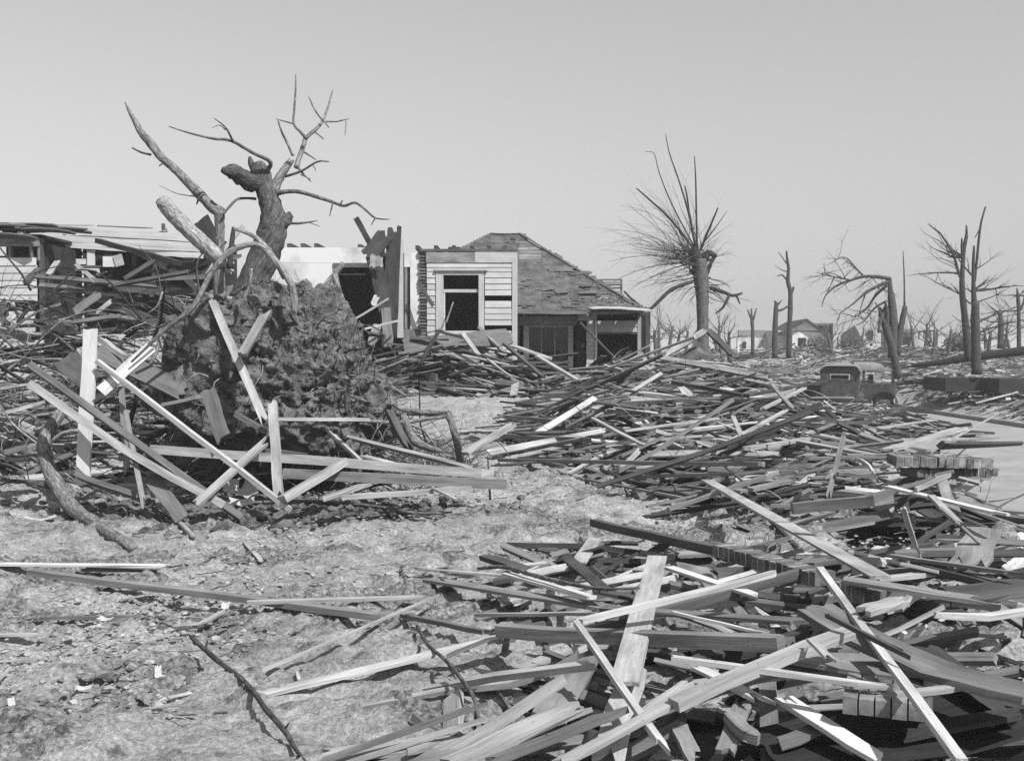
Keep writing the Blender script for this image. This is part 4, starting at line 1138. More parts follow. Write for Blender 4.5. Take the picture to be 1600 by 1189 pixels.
# before and beside the house
D(556, 340, 25.6, 584, 392, 26.0, .13, .08, 'dim', 'broken beam sticking up against the sky beside the torn wall', up=(0, -1, 0), **beam)
D(614, 354, 26.2, 604, 545, 25.8, .26, .08, 'dark', 'tall dark torn plank standing at the broken corner of the house', jag=(.15, .1), up=(0, -1, 0), k=5, **plank)
D(624, 352, 26.3, 617, 530, 26.1, .10, .10, 'dark', 'dark stud standing against the white post', up=(0, -1, 0), name='post', cat='post')
D(605, 362, 26.0, 574, 405, 25.7, .42, .06, 'dark', 'hanging torn slab of wall at the broken corner', jag=(.2, .2), up=(0, -1, .2), k=6, name='panel', cat='panel')
D(583, 398, 25.8, 606, 500, 25.6, .34, .06, 'dark', 'dark slab of wall hanging below the broken corner', jag=(.1, .3), up=(.2, -1, .1), k=6, name='panel', cat='panel')
D(590, 395, 25.5, 587, 420, 25.5, .3, .03, 'light', 'pale torn patch of plaster on the hanging slab', jag=(.1, .1), up=(.2, -1, .3), k=5, name='plaster_patch', cat='plaster')
D(603, 480, 25.5, 608, 545, 25.4, .22, .03, 'mid', 'broad grey board standing below the broken corner', up=(0, -1, 0), k=4)
D(552, 500, 24.6, 608, 466, 25.0, .05, .04, 'light', 'slender board leaning on the broken corner', **lath)
D(545, 520, 24.3, 626, 500, 25.2, .04, .04, 'pale', 'pale lath reaching to the white post', **lath)
D(583, 478, 25.6, 590, 460, 25.6, .14, .03, 'white', 'white scrap standing in the dark doorway', up=(0, -1, 0))
D(590, 505, 25.2, 580, 540, 25.0, .2, .03, 'mid', 'short grey panel before the dark doorway', up=(0, -1, .1), name='panel', cat='panel')
D(652, 438, 26.7, 677, 479, 26.6, .10, .03, 'dim', 'dark board nailed aslant over the lath edge of the wall', up=(0, -1, 0), jag=(.1, .02))
D(697, 505, 26.5, 709, 470, 26.9, .03, .02, 'mid', 'thin stick leaning in the tall window', **lath)
D(630, 545, 24.6, 800, 525, 24.9, .5, .04, 'grey', 'broad grey sheet of siding lying against the front wall', up=(0, -.8, .7), k=6, name='panel', cat='panel')
D(622, 552, 24.2, 745, 532, 24.6, .08, .05, 'mid', 'pale-edged joist in the heap under the tall window', **beam)
D(748, 512, 25.3, 790, 552, 24.2, .10, .05, 'mid', 'board slanting off the heap under the tall window')
D(655, 570, 23.2, 685, 518, 24.3, .06, .06, 'dark', 'dark bent stick before the front wall', name='pole', cat='pole')
D(685, 518, 24.3, 735, 530, 24.5, .06, .06, 'dark', 'dark stick lying along the heap under the tall window', name='pole', cat='pole')
D(722, 520, 24.0, 748, 556, 23.4, .12, .04, 'light', 'short light board tumbling off the heap under the tall window')
D(800, 540, 25.0, 862, 562, 24.0, .22, .04, 'light', 'wide pale board sliding down beside the porch', k=4)
D(838, 556, 24.0, 905, 596, 22.8, .12, .05, 'light', 'pale plank sliding down to the dirt before the porch', **plank)
D(780, 530, 25.0, 850, 590, 23.0, .1, .05, 'dim', 'dark plank sliding off the heap before the porch', **plank)
D(906, 504, 27.3, 1000, 600, 26.2, .05, .04, 'dim', 'thin dark pole fallen across the porch opening', name='pole', cat='pole', k=1)
D(760, 560, 23.2, 800, 590, 22.6, .05, .03, 'light', 'thin pale board on the slope before the heap')
# left, in front of the ruined wing
D(152, 376, 18.5, 282, 412, 17.5, .12, .08, 'dark', 'long dark rafter sloping down toward the broken stem', **beam)
D(40, 442, 19.6, 62, 420, 20.0, .12, .08, 'dim', 'dark rafter stub sticking out of the left wall', name='beam', cat='beam')
D(56, 432, 19.4, 250, 448, 17.8, .10, .04, 'grey', 'long weathered plank before the ruined wing', up=(0, -.7, .7), **plank)
D(60, 446, 19.2, 160, 452, 18.6, .09, .04, 'grey', 'second weathered plank before the ruined wing', up=(0, -.7, .7), **plank)
D(118, 412, 18.6, 150, 440, 18.2, .07, .03, 'light', 'pale board slanting before the ruined wing', up=(0, -1, .3))
D(75, 430, 19.2, 90, 408, 19.6, .1, .03, 'light', 'short white-edged board leaning on the white post', up=(0, -1, .2))
D(170, 448, 17.6, 300, 424, 17.0, .08, .04, 'dim', 'grey plank lying toward the pale log', up=(0, -.7, .7), **plank)
D(195, 436, 17.5, 244, 406, 17.5, .08, .04, 'dim', 'short grey plank propped before the ruined wing', up=(0, -1, .4), **plank)
D(115, 490, 16.6, 158, 458, 16.8, .16, .03, 'grey', 'broad grey sheet of boards in the left tangle', up=(0, -.9, .6), k=5, name='panel', cat='panel')
D(112, 504, 16.4, 190, 494, 16.0, .09, .03, 'grey', 'weathered plank in the left tangle', up=(0, -.7, .7), **plank)
D(150, 490, 15.8, 175, 470, 15.8, .07, .03, 'light', 'pale board scrap in the left tangle', up=(0, -1, .4))
D(2, 470, 18.0, 10, 510, 17.5, .14, .05, 'dim', 'dark plank end at the left edge', up=(0, -1, 0), **plank)
D(12, 502, 17.3, 34, 482, 17.5, .1, .03, 'light', 'pale leaning board at the left edge', up=(0, -1, .2))
D(8, 440, 18.5, 22, 480, 18.2, .06, .03, 'light', 'thin pale splinter before the left wall', up=(0, -1, 0), jag=(.4, .0))
D(100, 560, 13.0, 150, 600, 12.4, .3, .03, 'dim', 'dark board behind the upright plank', k=4, up=(0, -.7, .7))
D(-10, 610, 12.8, 52, 600, 12.6, .2, .03, 'light', 'pale board lying at the left edge behind the sloping timbers', k=4)
D(-10, 650, 12.0, 70, 628, 12.2, .22, .03, 'light', 'wide pale board at the left edge', k=4)
D(10, 705, 11.4, 62, 697, 11.3, .12, .05, 'mid', 'short board at the left edge of the dirt')
D(310, 345, 13.4, 334, 392, 13.3, .3, .05, 'dark', 'dark plank behind the broken stem', up=(0, -1, 0), k=4, **plank)

# ------------------------------------------------------------------ branches, pipe, bricks, plaster, scraps
def branch(name, pts, ws, tone, label, cat='branch', lump=.1, sides=7, twigs=(), group='broken branches on the ground', sub=4):
    """pts: (u, v, height) on the heap or (u, v, 'y', distance)"""
    W = [P(q[0], q[1], q[3]) if len(q) == 4 else G(q[0], q[1], q[2]) for q in pts]
    mb = MB(); tube(mb, W, [w_ * p.y / F / 2 for w_, p in zip(ws, W)], tone, sides, lump, sub=sub)
    o = mb.build(name, BARK, smooth=True); tag(o, label, cat, group)
    for tp, tw in twigs:
        Wt = [P(q[0], q[1], q[3]) if len(q) == 4 else G(q[0], q[1], q[2]) for q in tp]
        mb = MB(); tube(mb, Wt, [w_ * p.y / F / 2 for w_, p in zip(tw, Wt)], tone, 5, lump, sub=3)
        mb.build('twig', BARK, o, smooth=True)
    return o
branch('log', [(100, 640, 'y', 11.0), (84, 660, 'y', 10.9), (69, 692, 'y', 10.8), (74, 725, 'y', 10.7), (88, 755, 'y', 10.6), (110, 790, 'y', 10.35), (152, 822, .06), (208, 856, .05)], (16, 20, 22, 22, 24, 24, 22, 16), .2, 'curved grey log bending over the dirt left of the root ball', 'log', .1, 10)
branch('branch', [(299, 995, .12), (318, 1012, .10), (345, 1036, .09), (384, 1066, .08), (416, 1108, .10), (444, 1140, .06), (462, 1170, .03), (482, 1195, .02)], (7, 8, 8, 8, 9, 9, 7, 6), .07, 'dark crooked stick lying on the dirt in the front', twigs=[([(322, 1014, .10), (324, 1000, .14)], (5, 3)), ([(444, 1140, .06), (452, 1128, .1)], (5, 2))])
branch('branch', [(652, 978, .06), (668, 1006, .14), (700, 1035, .2), (738, 1085, .16), (748, 1120, .08), (768, 1150, .04)], (6, 6, 6, 7, 6, 4), .10, 'thin dark branch crossing the broad bright board', twigs=[([(690, 1026, .2), (716, 1045, .14), (726, 1050, .1)], (4, 3, 2)), ([(744, 1100, .12), (742, 1140, .03)], (5, 5)), ([(700, 1036, .2), (712, 1060, .1), (735, 1080, .08)], (4, 3, 3))])
branch('branch', [(747, 888, .14), (790, 886, .2), (840, 900, .22), (900, 914, .24), (945, 920, .26), (1000, 918, .26)], (5, 7, 7, 7, 6, 4), .16, 'long slender branch over the short white plank')
branch('branch', [(627, 886, .03), (632, 903, .02), (638, 926, .02)], (4, 5, 4), .14, 'short stub of branch standing on the dirt', twigs=())
branch('branch', [(596, 647, 'y', 12.4), (640, 644, 'y', 12.4), (680, 646, 'y', 12.4), (702, 648, 'y', 12.2)], (12, 12, 10, 10), .16, 'level branch right of the root ball')
branch('branch', [(700, 646, 'y', 12.2), (712, 682, 'y', 11.9), (722, 728, .05)], (11, 12, 12), .18, 'branch standing like a prop right of the root ball')
branch('branch', [(436, 655, 'y', 11.2), (540, 655, 'y', 11.6), (620, 660, 'y', 11.9), (698, 650, 'y', 12.1)], (4, 6, 7, 6), .2, 'thin pale branch resting on the prop branch')
branch('branch', [(630, 650, 'y', 12.0), (650, 690, 'y', 11.8), (690, 705, 'y', 11.6)], (12, 16, 6), .2, 'short thick branch under the level branch')
branch('branch', [(540, 600, 'y', 12.4), (590, 590, 'y', 12.6), (612, 605, 'y', 12.6), (634, 618, 'y', 12.6)], (8, 7, 6, 4), .22, 'pale forked branch right of the root ball')
branch('branch', [(523, 430, 'y', 13.0), (532, 465, 'y', 12.9), (545, 500, 'y', 12.8), (556, 540, 'y', 12.7)], (10, 11, 11, 9), .24, 'pale bare branch standing before the dark doorway')
branch('branch', [(536, 412, 'y', 13.4), (510, 445, 'y', 13.2), (482, 480, 'y', 13.0)], (9, 11, 9), .18, 'bare branch slanting before the plaster wall')
branch('branch', [(500, 790, .03), (420, 784, .05), (540, 788, .04), (600, 795, .04), (660, 803, .03), (706, 800, .02)], (4, 4, 5, 6, 5, 3), .16, 'long thin branch lying on the dirt below the heavy timber') if False else None
branch('branch', [(380, 786, .06), (460, 783, .05), (540, 786, .05), (600, 793, .05), (650, 802, .04), (706, 800, .03)], (5, 5, 5, 6, 6, 3), .14, 'long thin branch lying on the dirt below the heavy timber')
branch('sapling', [(766, 780, .0), (764, 745, 'y', 10.9), (762, 712, 'y', 10.9)], (4, 3, 2), .08, 'single dark sapling stem standing on the dirt', 'sapling', group=None, twigs=[([(765, 752, 'y', 10.9), (774, 742, 'y', 10.9)], (3, 2)), ([(764, 742, 'y', 10.9), (756, 730, 'y', 10.9)], (2, 1))])
for q in (group_fix for group_fix in ()): pass

mb = MB(); tube(mb, [G(256, 768, .06), G(247, 774, .10), G(246, 786, .10), G(262, 800, .06), G(282, 818, .04), G(302, 838, .03)], .022, .3, 8, 0, sub=5)
tag(mb.build('hooked_pipe', GREYWALL, smooth=True), 'pale hooked pipe lying on the dirt before the tangle', 'pipe')

def brick_at(root, c, X, up, l, w_, h, tone):
    X = X.normalized(); Yv = up.cross(X).normalized(); Z = X.cross(Yv)
    mb = MB(); box(mb, c, X * l / 2, Yv * w_ / 2, Z * h / 2, tone)
    return mb.build('brick', BRICK, root)

def brick_row(name, pts, n, l, w_, h, label, toneR=(.8, 1.4), tilt=0.0, mortar=True):
    W = [G(*q) for q in pts]
    root = thing(name, label, 'brickwork', W[len(W) // 2], 'pieces of fallen brickwork')
    seg = [(W[i + 1] - W[i]).length for i in range(len(W) - 1)]; tot = sum(seg)
    def at(s):
        i = 0
        while i < len(seg) - 1 and s > seg[i]: s -= seg[i]; i += 1
        return W[i] + (W[i + 1] - W[i]) * (s / seg[i]), (W[i + 1] - W[i]).normalized()
    for k in range(n):
        p, X = at((k + .5) / n * tot)
        up = Vector((R.uniform(-.05, .05) + tilt, R.uniform(-.06, .06), 1))
        brick_at(root, p + Vector((0, R.uniform(-.012, .012), R.uniform(-.006, .006))), X + Vector((0, R.uniform(-.04, .04), 0)), up, tot / n - .009, w_, h, R.uniform(*toneR))
    mb = MB()
    for k in range(n - 1):
        p, X = at((k + 1) / n * tot)
        Yv = Vector((0, 0, 1)).cross(X).normalized()
        box(mb, p, X * .006, Yv * (w_ / 2 - .002), Vector((0, 0, h / 2 - .002)), .3)
    if mortar: tag(mb.build('mortar', MORTAR, root), kind='stuff')
    return root
brick_row('brick_course', [(1128, 858, .28), (1215, 884, .27), (1290, 905, .26)], 17, .06, .13, .07, 'curved row of bricks on edge lying over the dark beam', (.7, 1.3))
brick_row('brick_course', [(1316, 916, .24), (1350, 928, .22), (1372, 938, .2)], 6, .06, .13, .07, 'short broken run of bricks near the pointed board', (.9, 1.5))
brick_row('brick_course', [(1392, 719, .5), (1460, 721, .5), (1540, 723, .52)], 13, .1, .2, .085, 'level row of sooty bricks beside the street', (.8, 1.6))
brick_row('brick_course', [(1420, 738, .4), (1545, 737, .42)], 12, .1, .2, .07, 'lower row of sooty bricks beside the street', (.6, 1.1))
def fragment():
    a, b = G(1316, 1098, .22), G(1445, 1112, .24)
    root = thing('brick_slab', 'dark slab of brickwork lying flat under the long scantling', 'brickwork', a, 'pieces of fallen brickwork')
    X = (b - a).normalized(); Yv = Vector((0, 0, 1)).cross(X).normalized(); L = (b - a).length
    for j in range(3):
        for i in range(5):
            p = a + X * ((i + .5) * L / 5 + (.03 if j % 2 else 0)) + Yv * (.03 + j * .108)
            brick_at(root, p, X, Vector((0, R.uniform(-.02, .02), 1)), L / 5 - .006, .104, .06 + R.uniform(-.004, .004), R.uniform(1, 1.6))
fragment()
def lumpy(name, c, sx, sy, sz, m, label, cat, seed, amp=.25):
    nu, nv = 36, 22
    th, ph = np.meshgrid(np.linspace(0, 2 * np.pi, nu, endpoint=False), np.linspace(0.02, np.pi - 0.02, nv))
    dx, dy, dz = np.sin(ph) * np.cos(th), np.sin(ph) * np.sin(th), np.cos(ph)
    r = 1 + amp * fbm(dx * 1.5, dy * 1.5, dz * 1.5, seed, 4, .6)
    q = np.maximum(np.maximum(abs(dx), abs(dy)), abs(dz)); r = r * (.6 + .4 / q * .8)
    v = np.stack([dx * r * sx, dy * r * sy, dz * r * sz + sz * .7], -1).reshape(-1, 3)
    idx = np.arange(nv * nu).reshape(nv, nu); nx_ = np.roll(idx, -1, 1)
    f = np.stack([idx[:-1], idx[1:], nx_[1:], nx_[:-1]], -1).reshape(-1, 4)
    me = bpy.data.meshes.new(name); me.from_pydata(v.tolist(), [], f.tolist()); me.materials.append(m)
    o = bpy.data.objects.new(name, me); COL.objects.link(o); o.location = c
    return tag(o, label, cat)
lumpy('plaster_lump', P(1602, 884, 8.6), .12, .12, .15, PLASTER, 'broken white lump of plaster at the right edge', 'plaster', 91)

def scrap(u, v, h, sx, sy, label, seed, yaw=0.0, tilt=.3):
    rs = random.Random(seed); c = G(u, v, h, T0)
    mb = MB(); n = 5; vs = []
    for i in range(n + 1):
        for j in range(n + 1):
            a, b = (i / n - .5) * sx, (j / n - .5) * sy
            a += rs.uniform(-.07, .07) * sx; b += rs.uniform(-.07, .07) * sy
            z = tilt * (b + rs.uniform(-.1, .1) * sy) + abs(a) * .3
            vs.append((c.x + a * math.cos(yaw) - b * math.sin(yaw), c.y + a * math.sin(yaw) + b * math.cos(yaw), c.z + z + tilt * sy * .5))
    fs = [(i * (n + 1) + j, (i + 1) * (n + 1) + j, (i + 1) * (n + 1) + j + 1, i * (n + 1) + j + 1) for i in range(n) for j in range(n)]
    mb.add(vs, fs, [[(0, 0)] * 4] * len(fs), .6)
    o = mb.build('paper_scrap', PAPER); o.modifiers.new('thick', 'SOLIDIFY').thickness = .003
    return tag(o, label, 'paper', 'white scraps on the dirt')
scrap(247, 1056, .02, .03, .05, 'small upright white scrap on the front dirt', 1, .3, .9)
scrap(131, 1077, .02, .07, .03, 'crumpled white scrap on the dirt at lower left', 2, .2, .3)
scrap(62, 814, .02, .26, .05, 'long white strip of paper near the curved log', 3, .25, .2)
scrap(165, 969, .02, .09, .04, 'flat white scrap beside the thin grey stick', 4, -.3, .2)
scrap(18, 1103, .02, .03, .05, 'tiny white scrap at the lower left edge', 5, .6, .6)
scrap(362, 770, .10, .16, .16, 'crumpled white paper under the crossed timbers', 6, .2, .8)
scrap(392, 776, .10, .22, .14, 'larger crumpled white paper under the crossed timbers', 7, -.4, .9)
scrap(378, 790, .06, .24, .10, 'torn white paper lying in front of the crossed timbers', 8, .1, .5)
scrap(352, 950, .02, .05, .05, 'small white chip beside the long beam', 9, .1, .6)
scrap(828, 1103, .08, .12, .07, 'white scrap on the wide boards under the bent plank', 10, .1, .3)
scrap(560, 535, .2, .3, .2, 'white rag caught in the twigs right of the root ball', 11, .1, .8)

def in_poly(poly, rr):
    xs = [p[0] for p in poly]; ys = [p[1] for p in poly]
    for _ in range(400):
        x, y = rr.uniform(min(xs), max(xs)), rr.uniform(min(ys), max(ys))
        if pdist(x, y, poly) > 0.02: return x, y
# tangle of branches left of the root ball
rs = random.Random(33)
def tangle(p, L, r, n, rr, droop=.1, d=None):
    d = d or Vector((rr.uniform(-1, 1), rr.uniform(-.5, .5), rr.uniform(-.3, .6))).normalized(); pts = [p]
    for q in range(n):
        pts.append(pts[-1] + d * (L / n)); d = (d + Vector((rr.uniform(-.35, .35), rr.uniform(-.3, .3), rr.uniform(-.35, .3) - droop))).normalized()
    return pts, [r * (1 - .75 * i / n) for i in range(n + 1)]
GT = 'bare branches tangled left of the root ball'
for k in range(110):
    x, y = rs.uniform(-8.2, -3.2), rs.uniform(11.6, 17.5)
    z = (T0f(x, y) + Mf(x, y)) + rs.uniform(-.05, .5)
    pts, rad = tangle(Vector((x, y, z)), rs.uniform(.8, 2.6), rs.uniform(.010, .036), 7, rs)
    mb = MB(); tube(mb, pts, rad, rs.choice((.035, .05, .07, .1, .2, .28)), 5, .1, sub=2)
    tag(mb.build('branch', BARK, smooth=True), 'bare broken branch in the thick tangle left of the root ball', 'branch', GT)
GT2 = 'bare branches tangled right of the root ball'
for k in range(56):
    x, y = rs.uniform(-2.6, -.9), rs.uniform(11.3, 14.0)
    z = (T0f(x, y)) + rs.uniform(.1, 1.5) * (1 - (x + 2.4) / 1.8)
    pts, rad = tangle(Vector((x, y, z)), rs.uniform(.5, 1.6), rs.uniform(.008, .03), 6, rs)
    mb = MB(); tube(mb, pts, rad, rs.choice((.04, .07, .12, .24)), 5, .1, sub=2)
    tag(mb.build('branch', BARK, smooth=True), 'bare broken branch in the tangle right of the root ball', 'branch', GT2)
mb = MB()
for k in range(2900):
    if k < 1500: x, y = rs.uniform(-9, -3.0), rs.uniform(11.8, 18); z = (T0f(x, y) + Mf(x, y)) + rs.uniform(-.4, .4)
    elif k > 2400:
        x, y = in_poly(ZONES[0][0], rs); x = min(x, 5.5 + rs.uniform(-1, 1)); z = T0f(x, y) + Mf(x, y) + rs.uniform(0, .15)
    else: x, y = rs.uniform(-2.4, -.5), rs.uniform(11.8, 15); z = (T0f(x, y)) + rs.uniform(.0, 1.4) * max(0, (1 - (x + 2.2) / 1.4))
    pts, rad = tangle(Vector((x, y, z)), rs.uniform(.15, .8), rs.uniform(.003, .009), 3, rs)
    tube(mb, pts, rad, rs.choice((.05, .08, .14, .3)), 3, 0, cap=False)
tag(mb.build('twigs', STRAW), kind='stuff')

# dead stalks and chips on the yard
mb = MB()
pts = yard_reg(2600, np.random.RandomState(9))
for x, y in pts:
    z = (T0f(x, y)) + .012; a = rs.uniform(-.6, .6) if rs.random() < .7 else rs.uniform(0, 3.1); L = rs.uniform(.02, .16) * (1 + .03 * y)
    if rs.random() < .55:
        board(mb, (x, y, z), (x + L * math.cos(a), y + L * math.sin(a), z + rs.uniform(-.01, .03)), rs.uniform(.006, .03), .004, rs.uniform(-30, 30), rs.choice((.06, .1, .16, .22, .3)), k=1, n=1)
    else:
        tube(mb, [(x, y, z), (x + L * .5 * math.cos(a), y + L * .5 * math.sin(a), z + rs.uniform(0, .03)), (x + L * math.cos(a), y + L * math.sin(a), z)], [.003, .0025, .001], rs.choice((.06, .1, .3)), 3, cap=False)
tag(mb.build('wood_chips', STRAW), kind='stuff')
mb = MB()
for k in range(900):
    p = G(rs.uniform(1040, 1250), rs.uniform(800, 875), 0, T0)
    h = rs.uniform(.02, .10); d = Vector((rs.uniform(-1, 1), rs.uniform(-1, 1), rs.uniform(.3, 1.2))).normalized()
    tube(mb, [p, p + d * h, p + d * h * 1.8 + Vector((0, 0, -h * .5))], [.0025, .002, .001], rs.choice((.15, .25, .35)), 3, cap=False)
tag(mb.build('dead_grass', STRAW), kind='stuff')

# ------------------------------------------------------------------ heaps of loose lumber
def fill(zone, n, ind, lens, wids, label, group, angs, seed, tones, top=.06, deep=1.0, name='board', stuff='lumber_debris', plain=False):
    poly = ZONES[zone][0]; rr = random.Random(seed); mbs = MB()
    for i in range(n + ind):
        one = i < ind
        x, y = in_poly(poly, rr)
        if y < 3.9: continue
        m = (Mf(x, y)); z0 = (T0f(x, y))
        h = m * (rr.uniform(.8, 1.0) if one else 1 - rr.random() ** 1.0 * deep) + rr.uniform(0, top)
        L = rr.uniform(*lens) * (1.25 if one else rr.choice((.35, .6, 1, 1)))
        wd = rr.choice(wids) * rr.uniform(.85, 1.15)
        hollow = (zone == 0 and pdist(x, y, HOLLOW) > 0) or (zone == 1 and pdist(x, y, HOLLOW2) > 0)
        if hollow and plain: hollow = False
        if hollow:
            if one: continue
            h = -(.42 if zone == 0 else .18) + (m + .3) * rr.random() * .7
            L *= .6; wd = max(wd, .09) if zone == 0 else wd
        a = math.radians(rr.gauss(*rr.choice(angs)))
        dx, dy = math.cos(a) * L / 2, math.sin(a) * L / 2
        # both ends settle on the heap
        ha = (T0f(x - dx, y - dy)) + (Mf(x - dx, y - dy)) * (h / max(m, .05)) * .9
        hb = (T0f(x + dx, y + dy)) + (Mf(x + dx, y + dy)) * (h / max(m, .05)) * .9
        za = max(z0 + h - L * .13, min(z0 + h + L * .13, ha)) + rr.gauss(0, .05 + .02 * L)
        zb = max(z0 + h - L * .13, min(z0 + h + L * .13, hb)) + rr.gauss(0, .05 + .02 * L)
        if not one and rr.random() < .05: zb += L * rr.uniform(.15, .45)
        tn = TN[rr.choice(('dark', 'black', 'black', 'dim') if hollow else tones)] * rr.uniform(.75, 1.2); th = rr.choice((.02, .022, .03, .045))  # inside the hollows, near-black tones paint deep shade onto the boards
        if wd > .2: th = .02
        mb = MB() if one else mbs
        k, q = (3, 3) if one else ((2, 2) if y < 14 else (1, 1))
        jg = (rr.choice((0.01, .05, .15, .3)) * min(1, L), rr.choice((.01, .05, .15)) * min(1, L))
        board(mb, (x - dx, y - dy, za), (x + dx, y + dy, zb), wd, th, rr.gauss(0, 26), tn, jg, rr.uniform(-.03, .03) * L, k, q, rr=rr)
        if one:
            o = mb.build(name, PAINT if tn > .4 else WOOD)
            tag(o, label, 'board', group)
    o = mbs.build(stuff, WOOD)
    tag(o, kind='stuff')
ANG = [(0, 14), (8, 18), (-8, 16), (35, 25), (-40, 25), (0, 60)]
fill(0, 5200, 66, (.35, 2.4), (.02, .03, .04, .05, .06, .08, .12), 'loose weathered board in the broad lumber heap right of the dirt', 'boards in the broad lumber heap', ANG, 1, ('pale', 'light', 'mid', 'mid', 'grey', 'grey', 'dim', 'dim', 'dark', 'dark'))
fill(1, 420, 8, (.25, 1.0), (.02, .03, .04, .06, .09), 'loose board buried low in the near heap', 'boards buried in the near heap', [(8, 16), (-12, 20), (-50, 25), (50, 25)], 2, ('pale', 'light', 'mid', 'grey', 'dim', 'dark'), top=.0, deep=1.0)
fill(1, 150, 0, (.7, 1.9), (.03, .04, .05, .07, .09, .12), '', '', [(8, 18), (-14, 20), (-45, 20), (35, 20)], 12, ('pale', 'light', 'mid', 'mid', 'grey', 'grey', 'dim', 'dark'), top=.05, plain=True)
fill(2, 750, 14, (.3, 1.8), (.03, .05, .08, .1, .14, .2), 'loose grey board in the heap before the ruined wing', 'boards in the heap before the ruined wing', ANG, 3, ('light', 'mid', 'grey', 'dim', 'dark', 'dark', 'black'), top=.15)
fill(3, 900, 14, (.5, 2.2), (.04, .06, .08, .1, .14, .2), 'loose board in the heap against the house front', 'boards in the heap against the house', [(-25, 20), (-10, 20), (20, 25)], 4, ('light', 'mid', 'grey', 'dim', 'dim', 'dark'), top=.08)
fill(5, 650, 0, (.5, 2.2), (.04, .06, .08, .1, .14), '', '', ANG, 15, ('pale', 'light', 'mid', 'mid', 'grey', 'dim', 'dark'), top=.1)
fill(6, 4200, 0, (.2, 1.3), (.03, .05, .07, .1), '', '', ANG, 25, ('light', 'mid', 'grey', 'grey', 'dim', 'dim', 'dark', 'dark'), top=.12)
fill(4, 7000, 0, (.25, 1.9), (.04, .06, .08, .12, .2), '', '', ANG, 5, ('pale', 'light', 'mid', 'grey', 'grey', 'dim', 'dim', 'dark', 'dark'), top=.3)

# ------------------------------------------------------------------ stripped and snapped trees beyond
def tree(name, label, base, limbs, tone=.09, group=None, sides=7):
    """limbs: (part name, [(u, v)...], [width px...], depth offset)"""
    u, v, y = base
    p0 = P(u, v, y)
    root = thing(name, label, 'tree', p0, group)
    for nm, pts, ws, dy in limbs:
        mb = MB(); tube(mb, pix(pts, y, dy), [pr(q, y) for q in ws], tone, sides, .08, sub=3)
        mb.build(nm, BARK, root, smooth=True)
    return root

def shoot(mb, p, d, L, r, rr, depth=2, tone=.09, wob=.14, up=.05, kids=(2, 4)):
    n = 5; pts = [p]; rad = [r]; q = p.copy(); dd = d.copy()
    for i in range(n):
        dd = (dd + Vector((rr.uniform(-wob, wob), rr.uniform(-wob, wob), rr.uniform(-wob, wob) + up))).normalized()
        q = q + dd * (L / n); pts.append(q.copy()); rad.append(r * (1 - .82 * (i + 1) / n))
    tube(mb, pts, rad, tone, 4 if depth < 2 else 5, 0, cap=False)
    if depth > 0:
        for k in range(rr.randint(*kids)):
            i = rr.randint(1, n - 1)
            e = (pts[i + 1] - pts[i]).normalized()
            a = (e + Vector((rr.uniform(-1, 1), rr.uniform(-1, 1), rr.uniform(-.5, .9))).normalized() * rr.uniform(.5, 1)).normalized()
            shoot(mb, pts[i], a, L * rr.uniform(.25, .55), rad[i] * .65, rr, depth - 1, tone, wob, up, kids)

